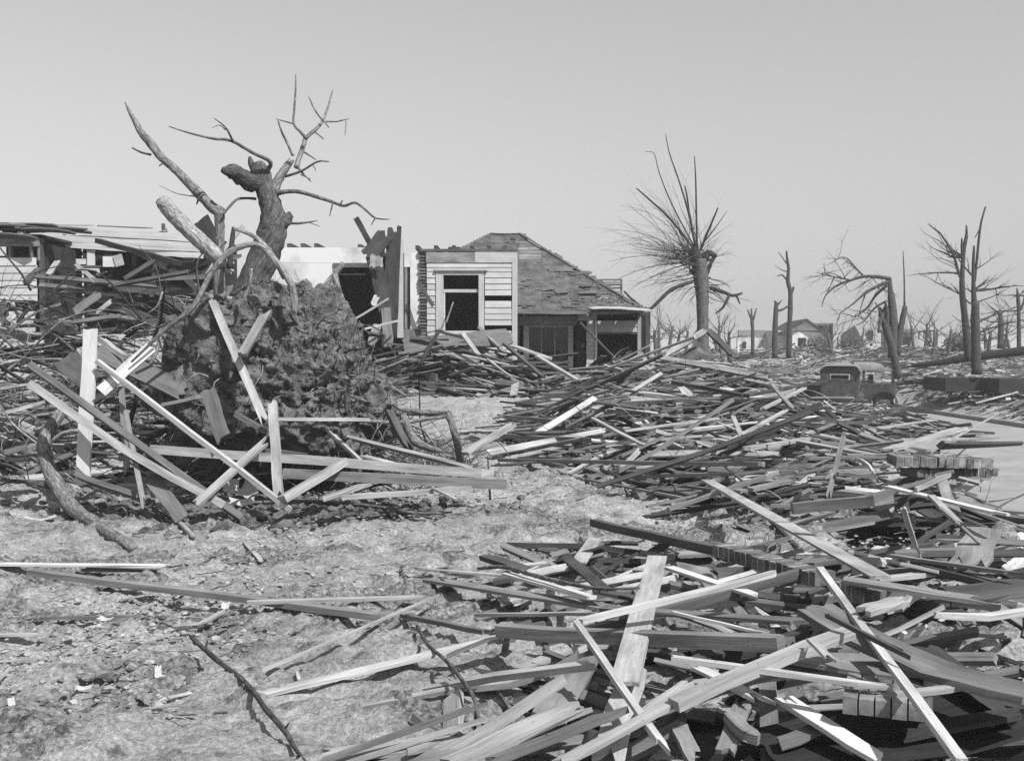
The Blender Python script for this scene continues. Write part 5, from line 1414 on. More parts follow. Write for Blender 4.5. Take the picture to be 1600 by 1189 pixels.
def whip_tree():
    y = 36.0
    root = thing('pollard_tree', 'lopped tree with a burst of long thin shoots swept to the left', 'tree', P(1097, 575, y))
    mb = MB(); tube(mb, pix([(1098, 585), (1098, 540), (1098, 500), (1097, 460), (1095, 430), (1094, 405)], y), [pr(q, y) for q in (23, 19, 18, 20, 23, 22)], .13, 14, .06, sub=4); mb.build('trunk', BARK, root, smooth=True)
    for pts, ws in (([(1102, 432), (1107, 420), (1112, 408), (1117, 402)], (7, 7, 6, 4)), ([(1088, 420), (1082, 424), (1080, 420)], (14, 12, 6)), ([(1090, 408), (1085, 395), (1084, 385)], (20, 16, 8)), ([(1100, 405), (1106, 396), (1120, 400)], (18, 12, 6))):
        mb = MB(); tube(mb, pix(pts, y), [pr(q, y) for q in ws], .05, 8, .25, sub=3); mb.build('knuckle', BARK, root, smooth=True)
    rr = random.Random(4)
    c0 = P(1090, 396, y)
    # the long upright whips that stand out
    for pts, ws in (([(1088, 390), (1075, 330), (1060, 280), (1046, 240), (1040, 210)], (4, 3.4, 2.6, 2, 1)), ([(1089, 390), (1088, 330), (1087, 280), (1085, 244)], (4, 3.4, 2.6, 1.4)),
                    ([(1088, 390), (1078, 340), (1074, 310), (1070, 290)], (4, 3.5, 3, 2)), ([(1086, 392), (1050, 345), (1018, 315), (994, 294)], (5, 4, 3.4, 2)), ([(1094, 392), (1107, 360), (1122, 325)], (5, 4, 2.4)),
                    ([(1095, 385), (1115, 360), (1136, 330)], (3, 2, .8)), ([(1086, 388), (1050, 320), (1030, 270), (1022, 240), (1008, 238)], (3, 2.4, 1.8, 1.2, .8))):
        mb = MB(); tube(mb, pix(pts, y, rr.uniform(-.6, .6)), [pr(q * .9, y) for q in ws], .06, 5, 0, sub=3); mb.build('shoot', BARK, root, smooth=True)
    for k in range(104):
        a = math.radians(rr.choice((rr.gauss(163, 22), rr.gauss(150, 18), rr.gauss(185, 14), rr.gauss(112, 18), rr.uniform(20, 80))))
        d = Vector((math.cos(a), rr.gauss(0, .45), math.sin(a))).normalized()
        L = rr.uniform(1.5, 3.5) * (.45 if math.cos(a) > 0.2 else 1) * (.75 if d.z < 0 else 1)
        mb = MB(); shoot(mb, c0 + Vector((rr.uniform(-.4, .25), rr.uniform(-.2, .2), rr.uniform(-.7, .15))), d, L, rr.uniform(.008, .018), rr, 2 if k < 34 else 1, rr.choice((.05, .07, .1)), .13, rr.choice((-.02, .04, -.09, -.12)), (2, 4))
        mb.build('shoot', BARK, root)
    for pts, ws in (([(1082, 440), (1050, 452), (1030, 470), (1012, 484), (990, 470), (975, 455)], (6, 6, 6, 5, 4, 3)), ([(1012, 484), (1000, 486), (992, 490)], (4, 3, 2)), ([(1110, 450), (1130, 456), (1145, 462), (1160, 458)], (7, 6, 5, 3)), ([(1140, 460), (1130, 480), (1118, 490)], (5, 4, 2)), ([(1150, 460), (1156, 475)], (4, 2))):
        mb = MB(); tube(mb, pix(pts, y), [pr(q, y) for q in ws], .07, 6, .1, sub=3); mb.build('limb', BARK, root, smooth=True)
    for k in range(16):
        mb = MB(); shoot(mb, P(rr.uniform(1080, 1112), rr.uniform(430, 470), y), Vector((rr.choice((-1, 1, 1)), rr.uniform(-.4, .4), rr.uniform(-.5, .2))).normalized(), rr.uniform(.6, 1.6), rr.uniform(.012, .03), rr, 2, .06, .2, -.06)
        mb.build('limb', BARK, root)
whip_tree()

GTR = 'snapped trees beyond the street'
tree('snapped_tree', 'tall thin bare trunk with a crooked tip beside the far gabled house', (1232, 556, 52), [
    ('trunk', [(1232, 560), (1234, 500), (1235, 460), (1231, 440), (1232, 420), (1230, 405), (1229, 392)], [8, 8, 7, 6, 5, 4, 2.5], 0),
    ('limb', [(1235, 460), (1239, 452), (1240, 448)], [5, 4, 3], 0), ('limb', [(1231, 440), (1222, 430), (1214, 432)], [3, 2.5, 1], 0), ('limb', [(1229, 412), (1222, 402), (1216, 394)], [2.4, 1.6, 1], 0),
    ('limb', [(1231, 425), (1222, 422), (1210, 415)], [2, 1.5, .6], 0)], .07, GTR)
tree('snapped_tree', 'short bare trunk leaning a branch onto its tall thin neighbour', (1211, 556, 50), [
    ('trunk', [(1210, 560), (1211, 520), (1212, 490), (1213, 472)], [9, 9, 8, 6], 0), ('limb', [(1213, 486), (1222, 484), (1232, 478)], [4, 3.5, 3], 0), ('limb', [(1213, 475), (1210, 470)], [5, 3], 0), ('limb', [(1216, 476), (1222, 468)], [3, 1], 0)], .08, GTR)
tree('snapped_tree', 'small distant lopped tree left of the far gabled house', (1176, 552, 58), [
    ('trunk', [(1176, 555), (1176, 520), (1175, 500)], [6, 5.5, 6], 0), ('limb', [(1175, 502), (1168, 484)], [4, 2], 0), ('limb', [(1176, 502), (1182, 482)], [4, 2], 0), ('limb', [(1175, 504), (1174, 482)], [4, 2.4], 0)], .08, GTR)
y = 40.0
def splintered():
    root = tree('splintered_tree', 'splintered tree with its broken crown hanging over to the left', (1394, 570, 40), [
        ('trunk', [(1404, 590), (1398, 560), (1390, 530), (1380, 500), (1374, 480)], [13, 13, 13, 12, 4], 0),
        ('splinter', [(1394, 560), (1396, 520), (1394, 480), (1391, 450), (1390, 434)], [14, 16, 13, 8, 6], .3),
        ('splinter', [(1402, 555), (1406, 520), (1411, 495), (1414, 478)], [10, 10, 9, 7], 0), ('splinter', [(1413, 480), (1413, 440), (1411, 392)], [3, 2.4, 1.2], 0),
        ('splinter', [(1384, 520), (1386, 490), (1383, 470)], [8, 8, 2], -.2),
        ('limb', [(1391, 436), (1375, 433), (1350, 432), (1330, 438), (1308, 446), (1290, 462), (1284, 480)], [7, 6, 5, 4, 3, 2, 1], 0),
        ('limb', [(1350, 432), (1336, 418), (1324, 404), (1312, 402)], [3.5, 3, 2, 1], .3), ('limb', [(1330, 438), (1310, 434), (1290, 430), (1276, 426)], [3, 2.4, 1.6, .8], -.4),
        ('limb', [(1388, 440), (1370, 448), (1350, 460), (1334, 474), (1312, 490)], [6, 5, 4, 2.6, 1], -.5), ('limb', [(1387, 445), (1368, 462), (1356, 480), (1336, 496)], [5, 4, 3, 1.2], .6),
        ('limb', [(1386, 470), (1366, 482), (1350, 502), (1338, 508)], [4, 3, 2, 1], .3), ('strip', [(1384, 480), (1376, 500), (1372, 520)], [7, 6, 3], -.3), ('limb', [(1352, 460), (1344, 484), (1340, 500)], [2.4, 1.6, .8], -.5)], .085, GTR)
    rr = random.Random(14)
    runs = [[(1391, 436), (1350, 432), (1308, 446)], [(1350, 432), (1324, 404), (1312, 402)], [(1330, 438), (1276, 426)], [(1388, 440), (1350, 460), (1312, 490)], [(1387, 445), (1356, 480), (1336, 496)], [(1386, 470), (1350, 502)]]
    for k in range(58):
        q = rr.choice(runs); i = rr.randrange(len(q) - 1); t = rr.uniform(.2, 1)
        p = P(q[i][0] + (q[i + 1][0] - q[i][0]) * t, q[i][1] + (q[i + 1][1] - q[i][1]) * t, 40) + Vector((0, rr.uniform(-.5, .5), 0))
        d = Vector((rr.uniform(-1.2, .5), rr.uniform(-.5, .5), rr.uniform(-.9, .5))).normalized()
        mb = MB(); shoot(mb, p, d, rr.uniform(.4, 1.3), rr.uniform(.008, .02), rr, 2, .07, .24, -.06, (2, 4)); mb.build('limb', BARK, root)
splintered()
def broken_pair(name, label, base, trunks, seed, n, spread, ya, yb, tone=.07):
    root = tree(name, label, base, [('trunk', p, w_, 0) for p, w_ in trunks], tone, GTR, 9)
    rr = random.Random(seed); u, v, y = base
    for k in range(n):
        pts, ws = rr.choice(trunks)
        i = rr.randrange(len(pts) - 1); t = rr.random()
        uu = pts[i][0] + (pts[i + 1][0] - pts[i][0]) * t; vv = pts[i][1] + (pts[i + 1][1] - pts[i][1]) * t
        if not ya < vv < yb: continue
        d = Vector((rr.choice(spread), rr.uniform(-.5, .5), rr.uniform(-.1, .8))).normalized()
        mb = MB(); shoot(mb, P(uu, vv, y), d, rr.uniform(.5, 2.1), rr.uniform(.014, .045), rr, 2, tone, .2, .03, (2, 4)); mb.build('limb', BARK, root)
    return root
broken_pair('shattered_tree', 'dark shattered tree with a forked top and bare limbs, left one of the pair', (1512, 560, 42), [
    ([(1514, 565), (1511, 530), (1507, 490), (1503, 450), (1504, 420), (1506, 390), (1510, 370), (1510, 352)], [14, 12, 10, 9, 7, 6, 5, 2]), ([(1504, 410), (1503, 385), (1503, 372)], [5, 4, 2]),
    ([(1499, 430), (1492, 405), (1482, 385), (1470, 366), (1460, 358), (1450, 350)], [4, 4, 3.4, 3, 2.4, 1])], 3, 40, (-1, -1, -.8, .6), 395, 530)
broken_pair('shattered_tree', 'thick dark shattered trunk with long thin top, right one of the pair', (1524, 570, 40), [
    ([(1526, 585), (1525, 550), (1524, 510), (1524, 470)], [17, 15, 14, 12]), ([(1522, 475), (1521, 440), (1521, 410), (1522, 384)], [9, 6, 5, 3]), ([(1523, 440), (1527, 400), (1531, 360), (1535, 340), (1540, 323)], [4, 4, 3.5, 3, 2.4]), ([(1530, 360), (1523, 372)], [2.5, 1])], 6, 34, (-.7, .9, 1, .7), 420, 540)
broken_pair('snapped_tree', 'grey stump of a tree behind the shattered pair', (1564, 535, 60), [([(1563, 545), (1564, 510), (1563, 488)], [10, 9, 6])], 8, 12, (-1, 1), 480, 530)
broken_pair('snapped_tree', 'bare trunk with a pointed top at the right edge', (1591, 545, 50), [([(1592, 550), (1592, 500), (1591, 470), (1589, 450)], [7, 6, 6, 2]), ([(1594, 485), (1600, 470), (1604, 440)], [4, 3, 2])], 9, 14, (-1, 1), 460, 520)
GFT = 'far leafless trees on the skyline'
rr = random.Random(71)
for k, (u, v, y_, h) in enumerate([(1025, 548, 60, 3.4), (1045, 548, 62, 4.0), (1072, 548, 66, 3.6), (1130, 548, 66, 4.2), (1140, 550, 60, 3.4), (1198, 550, 80, 2.6), (1300, 550, 70, 3.6), (1345, 548, 75, 3.6), (1430, 548, 70, 4.4), (1455, 550, 64, 3.8), (1478, 552, 60, 3.8), (1545, 550, 62, 3.6), (1578, 552, 66, 3.0), (1610, 550, 60, 4.5), (1008, 548, 66, 3.6), (1032, 548, 70, 4.2), (1058, 548, 58, 3.0), (1120, 548, 72, 3.8), (1385, 548, 76, 4.0), (1442, 548, 72, 4.8), (1466, 548, 76, 4.0), (1490, 548, 70, 3.6), (1540, 548, 72, 4.2), (1570, 548, 74, 4.4)]):
    lab = 'far leafless tree on the skyline beyond the street'
    root = thing('bare_tree', lab, 'tree', P(u, v, y_) - Vector((0, 0, .6)), GFT)
    mb = MB(); b = P(u, v, y_) - Vector((0, 0, .6)); t = b + Vector((rr.uniform(-.3, .3), 0, h * .5)); tube(mb, [b, (b + t) / 2 + Vector((rr.uniform(-.1, .1), 0, 0)), t], [.13, .10, .07], .10, 6, .1, sub=2); mb.build('trunk', BARK, root, smooth=True)
    for q in range(5):
        mb = MB(); shoot(mb, b + (t - b) * rr.uniform(.45, 1), Vector((rr.uniform(-1, 1), rr.uniform(-.6, .6), rr.uniform(.0, 1))).normalized(), h * rr.uniform(.3, .6), .034, rr, 2, .10, .2, .02); mb.build('limb', BARK, root)
def scrub(u, v, y_, r, label, seed):
    rr = random.Random(seed); mb = MB(); c = P(u, v, y_)
    root = thing('bush', label, 'bush', c, 'dark bushes in the wreckage')
    for q in range(26):
        shoot(mb, c, Vector((rr.uniform(-1, 1), rr.uniform(-1, 1), rr.uniform(.1, 1))).normalized(), r * rr.uniform(.5, 1.1), .02, rr, 2, .05, .25, 0, (3, 5))
    mb.build('stems', BARK, root)
    mb = MB()
    for q in range(500):
        d = Vector((rr.gauss(0, 1), rr.gauss(0, 1), abs(rr.gauss(0, .8)))); d = d.normalized() * r * rr.random() ** .5 * .8; p = c + d
        a = Vector((rr.uniform(-1, 1), rr.uniform(-1, 1), rr.uniform(-1, 1))).normalized() * r * .09; b = a.orthogonal().normalized() * r * .05
        mb.add([p - a, p + b, p + a, p - b], [(0, 1, 2, 3)], [[(0, 0)] * 4], rr.uniform(.04, .1))
    tag(mb.build('leaves', STRAW, root), kind='stuff')
scrub(1277, 548, 78, 1.4, 'dark bush before the far gabled house', 1)
scrub(975, 572, 28.6, .7, 'dark bush inside the porch opening', 2)
scrub(1330, 545, 74, 1.3, 'dark bush right of the far gabled house', 3)
scrub(1500, 548, 62, 1.3, 'dark bush behind the shattered pair of trees', 4)

# ------------------------------------------------------------------ far houses
def far_house():
    y = 84.0
    root = thing('gabled_house', 'small far house with a pale gable and a dark porch end', 'house', P(1262, 552, y))
    def s(n, u0, u1, v0, v1, d, m, t, dy=0): return slab(root, n, u0, u1, v0, v1, y, d, m, t, dy=dy)
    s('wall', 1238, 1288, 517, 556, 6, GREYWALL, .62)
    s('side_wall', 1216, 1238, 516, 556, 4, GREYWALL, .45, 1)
    s('window', 1247, 1259, 528, 541, .1, GLASS, .05, -.05)
    for a, b, c in (((1227, 518), (1258, 500.5), (1285, 519)),):
        A, Bp, Cq = P(*a, y), P(*b, y), P(*c, y)
        mb = MB(); e = Vector((0, 6, 0))
        mb.add([A, Cq, Bp], [(0, 1, 2)], [[(0, 0)] * 3], .72); mb.build('gable', GREYWALL, root)
        for p, q, n_ in ((A, Bp, -1), (Bp, Cq, 1)):
            dn = (q - p).normalized() * .35
            p2, q2 = (p - dn if n_ < 0 else p), (q + dn if n_ > 0 else q)
            m2 = MB(); f0 = Vector((0, -.5, .12)); vs = [p2 + f0, q2 + f0, q2 + e, p2 + e]; lo = [v_ - Vector((0, 0, .18)) for v_ in vs]
            m2.add(vs + lo, [(0, 1, 2, 3), (7, 6, 5, 4), (0, 4, 5, 1), (1, 5, 6, 2), (2, 6, 7, 3), (3, 7, 4, 0)], [[(0, 0)] * 4] * 6, .45); m2.build('roof', SHINGLE, root)
    s('porch_wall', 1289, 1301, 509, 552, 5, WOOD, .05, .3)
    s('porch_post', 1301.5, 1306, 505, 552, 1, GREYWALL, .38, 0)
    s('porch_roof', 1272, 1307, 504.5, 508.5, 5, WOOD, .16, 0.8)
    A = P(1305, 546, 78)
    h2 = thing('far_wall', 'long pale ruined wall left of the far gabled house', 'wall', P(1190, 552, 88), 'ruined walls on the skyline')
    def t(n, u0, u1, v0, v1, yy, d, m, tn): return slab(h2, n, u0, u1, v0, v1, yy, d, m, tn)
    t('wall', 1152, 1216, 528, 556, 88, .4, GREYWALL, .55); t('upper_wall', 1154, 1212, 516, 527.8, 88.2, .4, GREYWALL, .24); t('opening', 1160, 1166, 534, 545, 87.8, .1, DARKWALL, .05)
    h3 = thing('flat_house', 'far roofless house with a dark window right of the splintered tree', 'house', P(1420, 552, 80), 'ruined walls on the skyline')
    def q(n, u0, u1, v0, v1, yy, d, m, tn): return slab(h3, n, u0, u1, v0, v1, yy, d, m, tn)
    q('wall', 1398, 1432, 519, 556, 80, 3, GREYWALL, .36); q('cornice', 1395, 1434, 514, 518.8, 79.7, 3.4, GREYWALL, .2); q('window', 1412, 1423, 527, 540, 79.9, .1, GLASS, .05); q('porch_wall', 1432.4, 1462, 530, 552, 81, .3, GREYWALL, .46)
    for u in (1436, 1444, 1452, 1460): q('porch_post', u, u + 1.6, 519, 530, 81, .2, GREYWALL, .3)
    q('porch_roof', 1432.4, 1464, 516, 518.8, 80.9, 2, WOOD, .14); q('window', 1448, 1454, 532, 542, 80.9, .08, GLASS, .05)
    h4 = thing('ruined_wall', 'pale broken wall with a leaning dark panel behind the parked cars', 'wall', P(1340, 552, 86), 'ruined walls on the skyline')
    def r(n, u0, u1, v0, v1, yy, d, m, tn): return slab(h4, n, u0, u1, v0, v1, yy, d, m, tn)
    r('wall', 1310, 1390, 526, 556, 88, .4, GREYWALL, .42); r('upper_wall', 1350, 1380, 512, 525.8, 88.1, .4, GREYWALL, .36); r('opening', 1356, 1364, 516, 530, 87.9, .08, DARKWALL, .05)
    mb = MB(); board(mb, P(1318, 535, 85), P(1342, 516, 85), 1.1, .1, 0, .07, (.2, .3), 0, 4, 3, up=(0, -1, 0)); mb.build('leaning_panel', WOOD, h4)
    # right lot: foundations and a fallen trunk
    f = thing('foundation', 'dark low foundation block in the right lot', 'foundation', P(1510, 606, 40))
    slab(f, 'block', 1478, 1556, 591, 612, 40, 2.2, GREYWALL, .035)
    f2 = thing('foundation', 'dark low wall running out of the right edge', 'foundation', P(1590, 610, 38.5))
    slab(f2, 'block', 1562, 1640, 592, 614, 38.5, 2, GREYWALL, .04)
    branch('fallen_trunk', [(1424, 572, 'y', 47), (1470, 566, 'y', 46.5), (1530, 557, 'y', 46), (1620, 545, 'y', 45.6)], (6, 10, 13, 15), .03, 'long dark fallen trunk across the right lot', 'log', .1, 9, group=None)
    branch('fallen_trunk', [(1390, 600, 'y', 42), (1430, 596, 'y', 42), (1475, 594, 'y', 42)], (7, 8, 7), .06, 'short dark fallen trunk beside the foundation block', 'log', .1, 8, group=None)
far_house()

# ------------------------------------------------------------------ parked cars of the day
def car(name, label, cu, cv, y, yaw, top=CARTOP, body=CARPAINT, L=3.9, W=1.55, H=1.8, glass_rear=True, zb=None, open_side=False):
    p = P(cu, cv, y); z = float(T0(p.x, p.y)) + .006
    root = thing(name, label, 'car', (p.x, p.y, z), 'cars parked on the street')
    c, s_ = math.cos(yaw), math.sin(yaw)
    X, Yv, Z = Vector((c, s_, 0)), Vector((-s_, c, 0)), Vector((0, 0, 1)); o = Vector((p.x, p.y, z))
    def w(x, yy, zz): return o + X * x + Yv * yy + Z * zz        # x across, yy forward (0 = tail), z up
    def prism(nm, prof, w0, m, inset=.06, tone=.3, par=root, dx=0):
        """side profile (yy, z) extruded across with rounded shoulders"""
        cy = sum(q[0] for q in prof) / len(prof); cz = sum(q[1] for q in prof) / len(prof)
        rings = []
        for xx, k in ((-w0 / 2, .93), (-w0 / 2 + inset * .35, .975), (-w0 / 2 + inset, 1), (w0 / 2 - inset, 1), (w0 / 2 - inset * .35, .975), (w0 / 2, .93)):
            rings.append([w(xx + dx, cy + (a - cy) * (1 - (1 - k) * .6), cz + (b - cz) * k) for a, b in prof])
        vs = [v_ for r_ in rings for v_ in r_]; n = len(prof); fs = []
        for i in range(len(rings) - 1):
            for j in range(n): fs.append((i * n + j, i * n + (j + 1) % n, (i + 1) * n + (j + 1) % n, (i + 1) * n + j))
        fs += [tuple(range(n - 1, -1, -1)), tuple(range((len(rings) - 1) * n, len(rings) * n))]
        mb = MB(); mb.add(vs, fs, [[(0, 0)] * len(f_) for f_ in fs], tone); return mb.build(nm, m, par)
    hb = .52
    prism('body', [(.12, hb), (.02, .75), (.03, 1.12), (2.25, 1.12), (2.3, 1.08), (3.5, 1.02), (3.55, .9), (3.5, hb)], W * .86, body)
    # cabin: a box with rounded shoulders, glass in its sides, a roof shell over it
    wc = W * .84
    def arch(w0, z0, z1, r, N=6):
        a = [(-w0 / 2, z0)]
        for i in range(N + 1):
            t = math.pi - math.pi / 2 * i / N; a.append((-w0 / 2 + r + r * math.cos(t), z1 - r + r * math.sin(t)))
        for i in range(N + 1):
            t = math.pi / 2 - math.pi / 2 * i / N; a.append((w0 / 2 - r + r * math.cos(t), z1 - r + r * math.sin(t)))
        return a + [(w0 / 2, z0)]
    def loft(nm, secs, m, par=root):
        n = len(secs[0][1]); vs = [w(a, yy, b) for yy, pr_ in secs for a, b in pr_]; fs = []
        for i in range(len(secs) - 1):
            for j in range(n): fs.append((i * n + j, i * n + (j + 1) % n, (i + 1) * n + (j + 1) % n, (i + 1) * n + j))
        fs += [tuple(range(n - 1, -1, -1)), tuple(range((len(secs) - 1) * n, len(secs) * n))]
        mb = MB(); mb.add(vs, fs, [[(0, 0)] * len(q) for q in fs], .03); return mb.build(nm, m, par)
    zt = H - .03
    if glass_rear:
        loft('cabin', [(.05, arch(wc - .05, 1.08, zt - .03, .2)), (.1, arch(wc, 1.08, zt, .22)), (2.1, arch(wc, 1.08, zt, .22)), (2.2, arch(wc - .05, 1.08, zt - .05, .2))], body)
        for sx in (-1, 1):
            for y0 in (.35, 1.2):
                mb = MB(); box(mb, w(sx * (wc / 2 + .001), y0 + .37, H - .42), X * .006, Yv * .35, Z * .17, .1); mb.build('side_window', GLASS, root)
        mb = MB(); box(mb, w(0, 2.2, H - .42), X * (wc / 2 - .1), Yv * .012, Z * .2, .1); mb.build('windscreen', GLASS, root)
        mb = MB(); box(mb, w(0, .052, H - .38), X * .33, Yv * .012, Z * .1, .5); mb.build('rear_window_frame', METAL, root)
        mb = MB(); box(mb, w(0, .036, H - .38), X * .29, Yv * .012, Z * .068, .1); mb.build('rear_window', GLASS, root)
    else:
        for sx in (-1, 1):
            for yy in (.12, 1.15, 2.1):
                mb = MB(); box(mb, w(sx * (wc / 2 - .04), yy, (1.1 + zt - .1) / 2), X * .025, Yv * .035, Z * ((zt - 1.2) / 2), .02); mb.build('pillar', body, root)
        mb = MB(); box(mb, w(0, .9, 1.2), X * (wc / 2 - .1), Yv * .08, Z * .22, .05); mb.build('seat', RUBBER, root)
    lo = [(-wc / 2 - .05, zt - .26)] + [q for q in arch(wc + .1, zt - .26, zt + .05, .26)][1:-1] + [(wc / 2 + .05, zt - .26)]
    inn = [(wc / 2 + .01, zt - .26)] + [(a * .96, b - .03) for a, b in reversed(arch(wc + .1, zt - .26, zt + .05, .26)[1:-1])] + [(-wc / 2 - .01, zt - .26)]
    shell = lo + inn
    loft('roof', [(-.06, shell), (.0, [(a, b + .015) for a, b in shell]), (1.2, [(a, b + .03) for a, b in shell]), (2.38, shell)], top)
    # spare wheel, lamp, plate
    def wheel(cn, ax, r=.36, th=.11):
        ring = MB(); N = 20; prof = [(r * .72, -th / 2), (r * .95, -th / 2), (r, -th / 4), (r, th / 4), (r * .95, th / 2), (r * .72, th / 2)]
        a0 = ax.normalized(); b0 = Z if abs(a0.z) < .9 else X; c0 = a0.cross(b0).normalized()
        vs = [cn + (b0 * math.cos(2 * math.pi * i / N) + c0 * math.sin(2 * math.pi * i / N)) * q[0] + a0 * q[1] for i in range(N) for q in prof]
        n = len(prof); fs = [(i * n + j, i * n + (j + 1) % n, ((i + 1) % N) * n + (j + 1) % n, ((i + 1) % N) * n + j) for i in range(N) for j in range(n)]
        ring.add(vs, fs, [[(0, 0)] * 4] * len(fs), .03)
        t = ring.build('wheel', RUBBER, root, smooth=True)
        hub = MB(); tube(hub, [cn - a0 * th * .3, cn + a0 * th * .5], [.07, .05], .3, 10); hub.build('hub', METAL, t)
        for i in range(10):
            e = math.pi * 2 * i / 10; sp = MB(); tube(sp, [cn, cn + (b0 * math.cos(e) + c0 * math.sin(e)) * r * .75], .014, .2, 4); sp.build('spoke', CARTOP, t)
    for sx in (-1, 1):
        for yy in (.45, 3.15): wheel(w(sx * (W / 2 - .1), yy, .36), X)
        for yy in (.45, 3.15):
            mb = MB(); a = [w(sx * (W / 2 - .1), yy + .46 * math.cos(t), .42 + .42 * math.sin(t)) for t in np.linspace(-.1, math.pi + .2, 9)]
            board_pts = a
            vs = []; fs = []
            for q in a: vs += [q - X * .13, q + X * .13, q + X * .13 + (q - w(sx * (W / 2 - .1), yy, .42)).normalized() * .03, q - X * .13 + (q - w(sx * (W / 2 - .1), yy, .42)).normalized() * .03]
            for i in range(len(a) - 1):
                for j in range(4): fs.append((i * 4 + j, i * 4 + (j + 1) % 4, (i + 1) * 4 + (j + 1) % 4, (i + 1) * 4 + j))
            fs += [(3, 2, 1, 0), tuple(len(vs) - 4 + q for q in range(4))]
            mb.add(vs, fs, [[(0, 0)] * 4] * len(fs), .03); mb.build('fender', body, root)
        mb = MB(); box(mb, w(sx * (W / 2 - .1), 1.8, .42), X * .13, Yv * .95, Z * .02, .03); mb.build('running_board', body, root)
        mb = MB(); tube(mb, [w(sx * .5, 3.58, .85), w(sx * .5, 3.76, .85)], [.08, .12], .4, 12); mb.build('headlight', METAL, root)
    mb = MB(); box(mb, w(0, -.02, hb - .04), X * (W / 2 - .05), Yv * .03, Z * .05, .3); mb.build('rear_bumper', METAL, root)
    mb = MB(); tube(mb, [w(-.5, -.02, .72), w(-.5, -.07, .72)], .05, .2, 10); mb.build('tail_light', METAL, root)
    return root
car('sedan', 'dark closed sedan seen square from behind on the street', 1312, 640, 38.0, math.radians(-17))
car('touring_car', 'long pale-topped touring car standing sideways behind the dark sedan', 1400, 640, 40.6, math.radians(73), W=1.55, H=1.86, open_side=True, glass_rear=False)

# ------------------------------------------------------------------ thin spring air
def haze():
    x0, x1, y0, y1, z0, z1 = -800, 800, -45, 1400, -2.4, 10.5
    me = bpy.data.meshes.new('haze')
    v = [(x, y, z) for x in (x0, x1) for y in (y0, y1) for z in (z0, z1)]
    me.from_pydata(v, [], [(0, 1, 3, 2), (4, 6, 7, 5), (0, 4, 5, 1), (2, 3, 7, 6), (0, 2, 6, 4), (1, 5, 7, 3)])
    m = bpy.data.materials.new('thin_air'); m.use_nodes = True; n = m.node_tree.nodes; n.clear()
    p = n.new('ShaderNodeVolumePrincipled'); p.inputs['Density'].default_value = 0.0013; p.inputs['Color'].default_value = (.95, .95, .95, 1)
    o_ = n.new('ShaderNodeOutputMaterial'); m.node_tree.links.new(p.outputs[0], o_.inputs['Volume'])
    me.materials.append(m)
    o = bpy.data.objects.new('haze', me); COL.objects.link(o); o['kind'] = 'stuff'
haze()

# ------------------------------------------------------------------ say which one each loose piece is
from bpy_extras.object_utils import world_to_camera_view
bpy.context.view_layer.update()
def shown(p):
    q = world_to_camera_view(sc, co, p); return q.x * 1600, (1 - q.y) * 1189
def centre(o):
    bb = [o.matrix_world @ Vector(c) for c in o.bound_box]
    return sum(bb, Vector()) / 8
used = {}
def label_loose(group, kinds, anchors, describe):
    mem = [o for o in COL.objects if o.get('group') == group and o.get('label') in kinds]
    for o in mem:
        u, v = shown(centre(o)); d = describe(o)
        best = sorted(anchors, key=lambda a: (a[1] - u) ** 2 + ((a[2] - v) * 1.6) ** 2)[:40]
        lab = None
        for ph, au, av in best:
            if abs(av - v) > abs(au - u) * .8: rel = 'just above' if v < av else 'just below'
            else: rel = 'just left of' if u < au else 'just right of'
            l_ = d + ' ' + rel + ' ' + ph
            if l_ not in used and len(l_.split()) <= 16: lab = l_; break
        if lab is None: lab = d + ' ' + rel + ' ' + best[0][0]
        used[lab] = 1; o['label'] = ' '.join(lab.split()[:16])
def board_words(o):
    me = o.data; t = me.attributes['tone'].data[0].value
    bb = o.bound_box; a = Vector(bb[0]); b = Vector(bb[6]); L = (b - a).length
    cs = [o.matrix_world @ me.vertices[i].co for i in (0, len(me.vertices) - 1)]
    (u0, v0), (u1, v1) = shown(cs[0]), shown(cs[1])
    if u1 < u0: u0, v0, u1, v1 = u1, v1, u0, v0
    s_ = (v1 - v0) / max(u1 - u0, 1)
    lie = 'level' if abs(s_) < .12 else ('dropping to the right' if s_ > 0 else 'rising to the right')
    tn = 'pale' if t > .3 else 'grey' if t > .13 else 'dark'
    sz = ('long' if L > 1.7 else 'short' if L < .9 else 'middling') + (' wide' if min((b - a).y, 9) > .3 and L < 1.2 else '')
    return sz + ' ' + tn + ' board ' + lie
def branch_words(o):
    t = o.data.attributes['tone'].data[0].value
    bb = o.bound_box; a = Vector(bb[0]); b = Vector(bb[6]); L = (b - a).length
    z = [(o.matrix_world @ o.data.vertices[i].co) for i in (0, len(o.data.vertices) - 1)]
    k = 'rising' if z[1].z - z[0].z > .25 * L else 'drooping' if z[0].z - z[1].z > .25 * L else 'level'
    return ('long' if L > 1.6 else 'short' if L < .9 else 'middling') + ' ' + ('pale' if t > .15 else 'grey' if t > .06 else 'dark') + ' ' + k + ' bare branch'
ANC = []
SHORT = {}
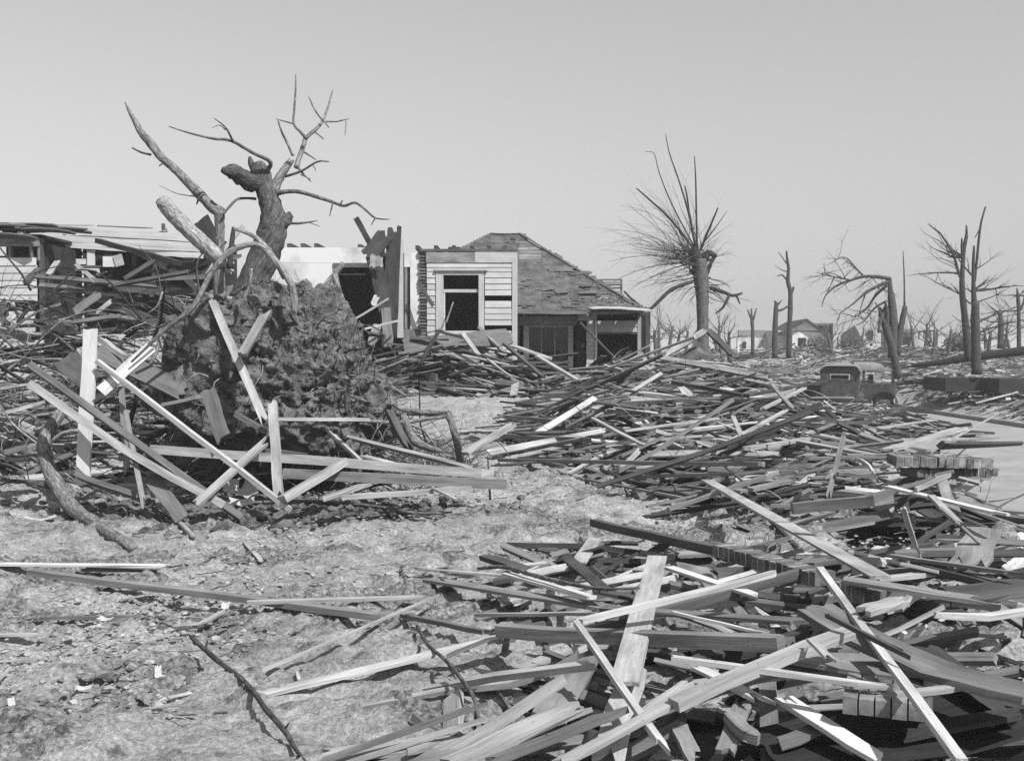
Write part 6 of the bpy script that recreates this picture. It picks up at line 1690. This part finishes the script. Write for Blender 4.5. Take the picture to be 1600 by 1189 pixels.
for o in COL.objects:
    lb = o.get('label')
    if not lb or o.parent or o.get('group') not in (BG, 'pieces of fallen brickwork', None): continue
    if o.type == 'EMPTY' or o.get('category') in ('paper', 'sapling', 'tree', 'house', 'car', 'wall', 'foundation'): continue
    w_ = lb.split()
    # the head of a label, up to its first verb or preposition
    stop = ('lying', 'in', 'on', 'across', 'beside', 'standing', 'resting', 'with', 'behind', 'propped', 'slanting', 'below', 'under', 'crossing', 'leaning', 'at', 'pressed', 'tucked', 'of', 'before', 'above', 'carrying', 'split', 'pointing', 'reaching', 'rising', 'sticking', 'fallen', 'left', 'right', 'running', 'near', 'toward', 'over', 'along', 'sliding', 'hanging', 'curving', 'sagging', 'sloping', 'tilted', 'jutting', 'dropping', 'stuck', 'half', 'tumbling', 'ending', 'between', 'end', 'to', 'from', 'down', 'leaned', 'wedged', 'beyond', 'out', 'up', 'inside', 'caught', 'bending', 'against')
    k = next((i for i, q in enumerate(w_) if q in stop and i > 1), len(w_))
    head = ' '.join(w_[:k])
    u, v = shown(centre(o))
    SHORT.setdefault(head, []).append((u, v))
for head, ps in SHORT.items():
    if len(ps) == 1 and 3 <= len(head.split()) <= 5: ANC.append(('the ' + head, ps[0][0], ps[0][1]))
for gname, lb in (('boards in the broad lumber heap', 'loose weathered board in the broad lumber heap right of the dirt'), ('boards buried in the near heap', 'loose board buried low in the near heap'),
                  ('boards in the heap before the ruined wing', 'loose grey board in the heap before the ruined wing'), ('boards in the heap against the house', 'loose board in the heap against the house front')):
    label_loose(gname, (lb,), ANC, board_words)
TA = ANC + [('the root ball', 410, 560), ('the ruined wing', 150, 400), ('the dark doorway', 555, 450)]
label_loose(GT, ('bare broken branch in the thick tangle left of the root ball',), TA, branch_words)
label_loose(GT2, ('bare broken branch in the tangle right of the root ball',), TA, branch_words)
ORD = 'first second third fourth fifth sixth seventh eighth ninth tenth eleventh twelfth thirteenth fourteenth fifteenth sixteenth seventeenth eighteenth nineteenth twentieth'.split()
ft = sorted([o for o in COL.objects if o.get('group') == GFT and o.get('category')], key=lambda o: shown(o.location)[0])
for i, o in enumerate(ft):
    o['label'] = 'leafless far tree on the skyline, ' + (('leftmost' if i == 0 else ORD[i] + ' from the left') if i < len(ft) / 2 else ('rightmost' if i == len(ft) - 1 else ORD[len(ft) - 1 - i] + ' from the right')) + ' of the row'
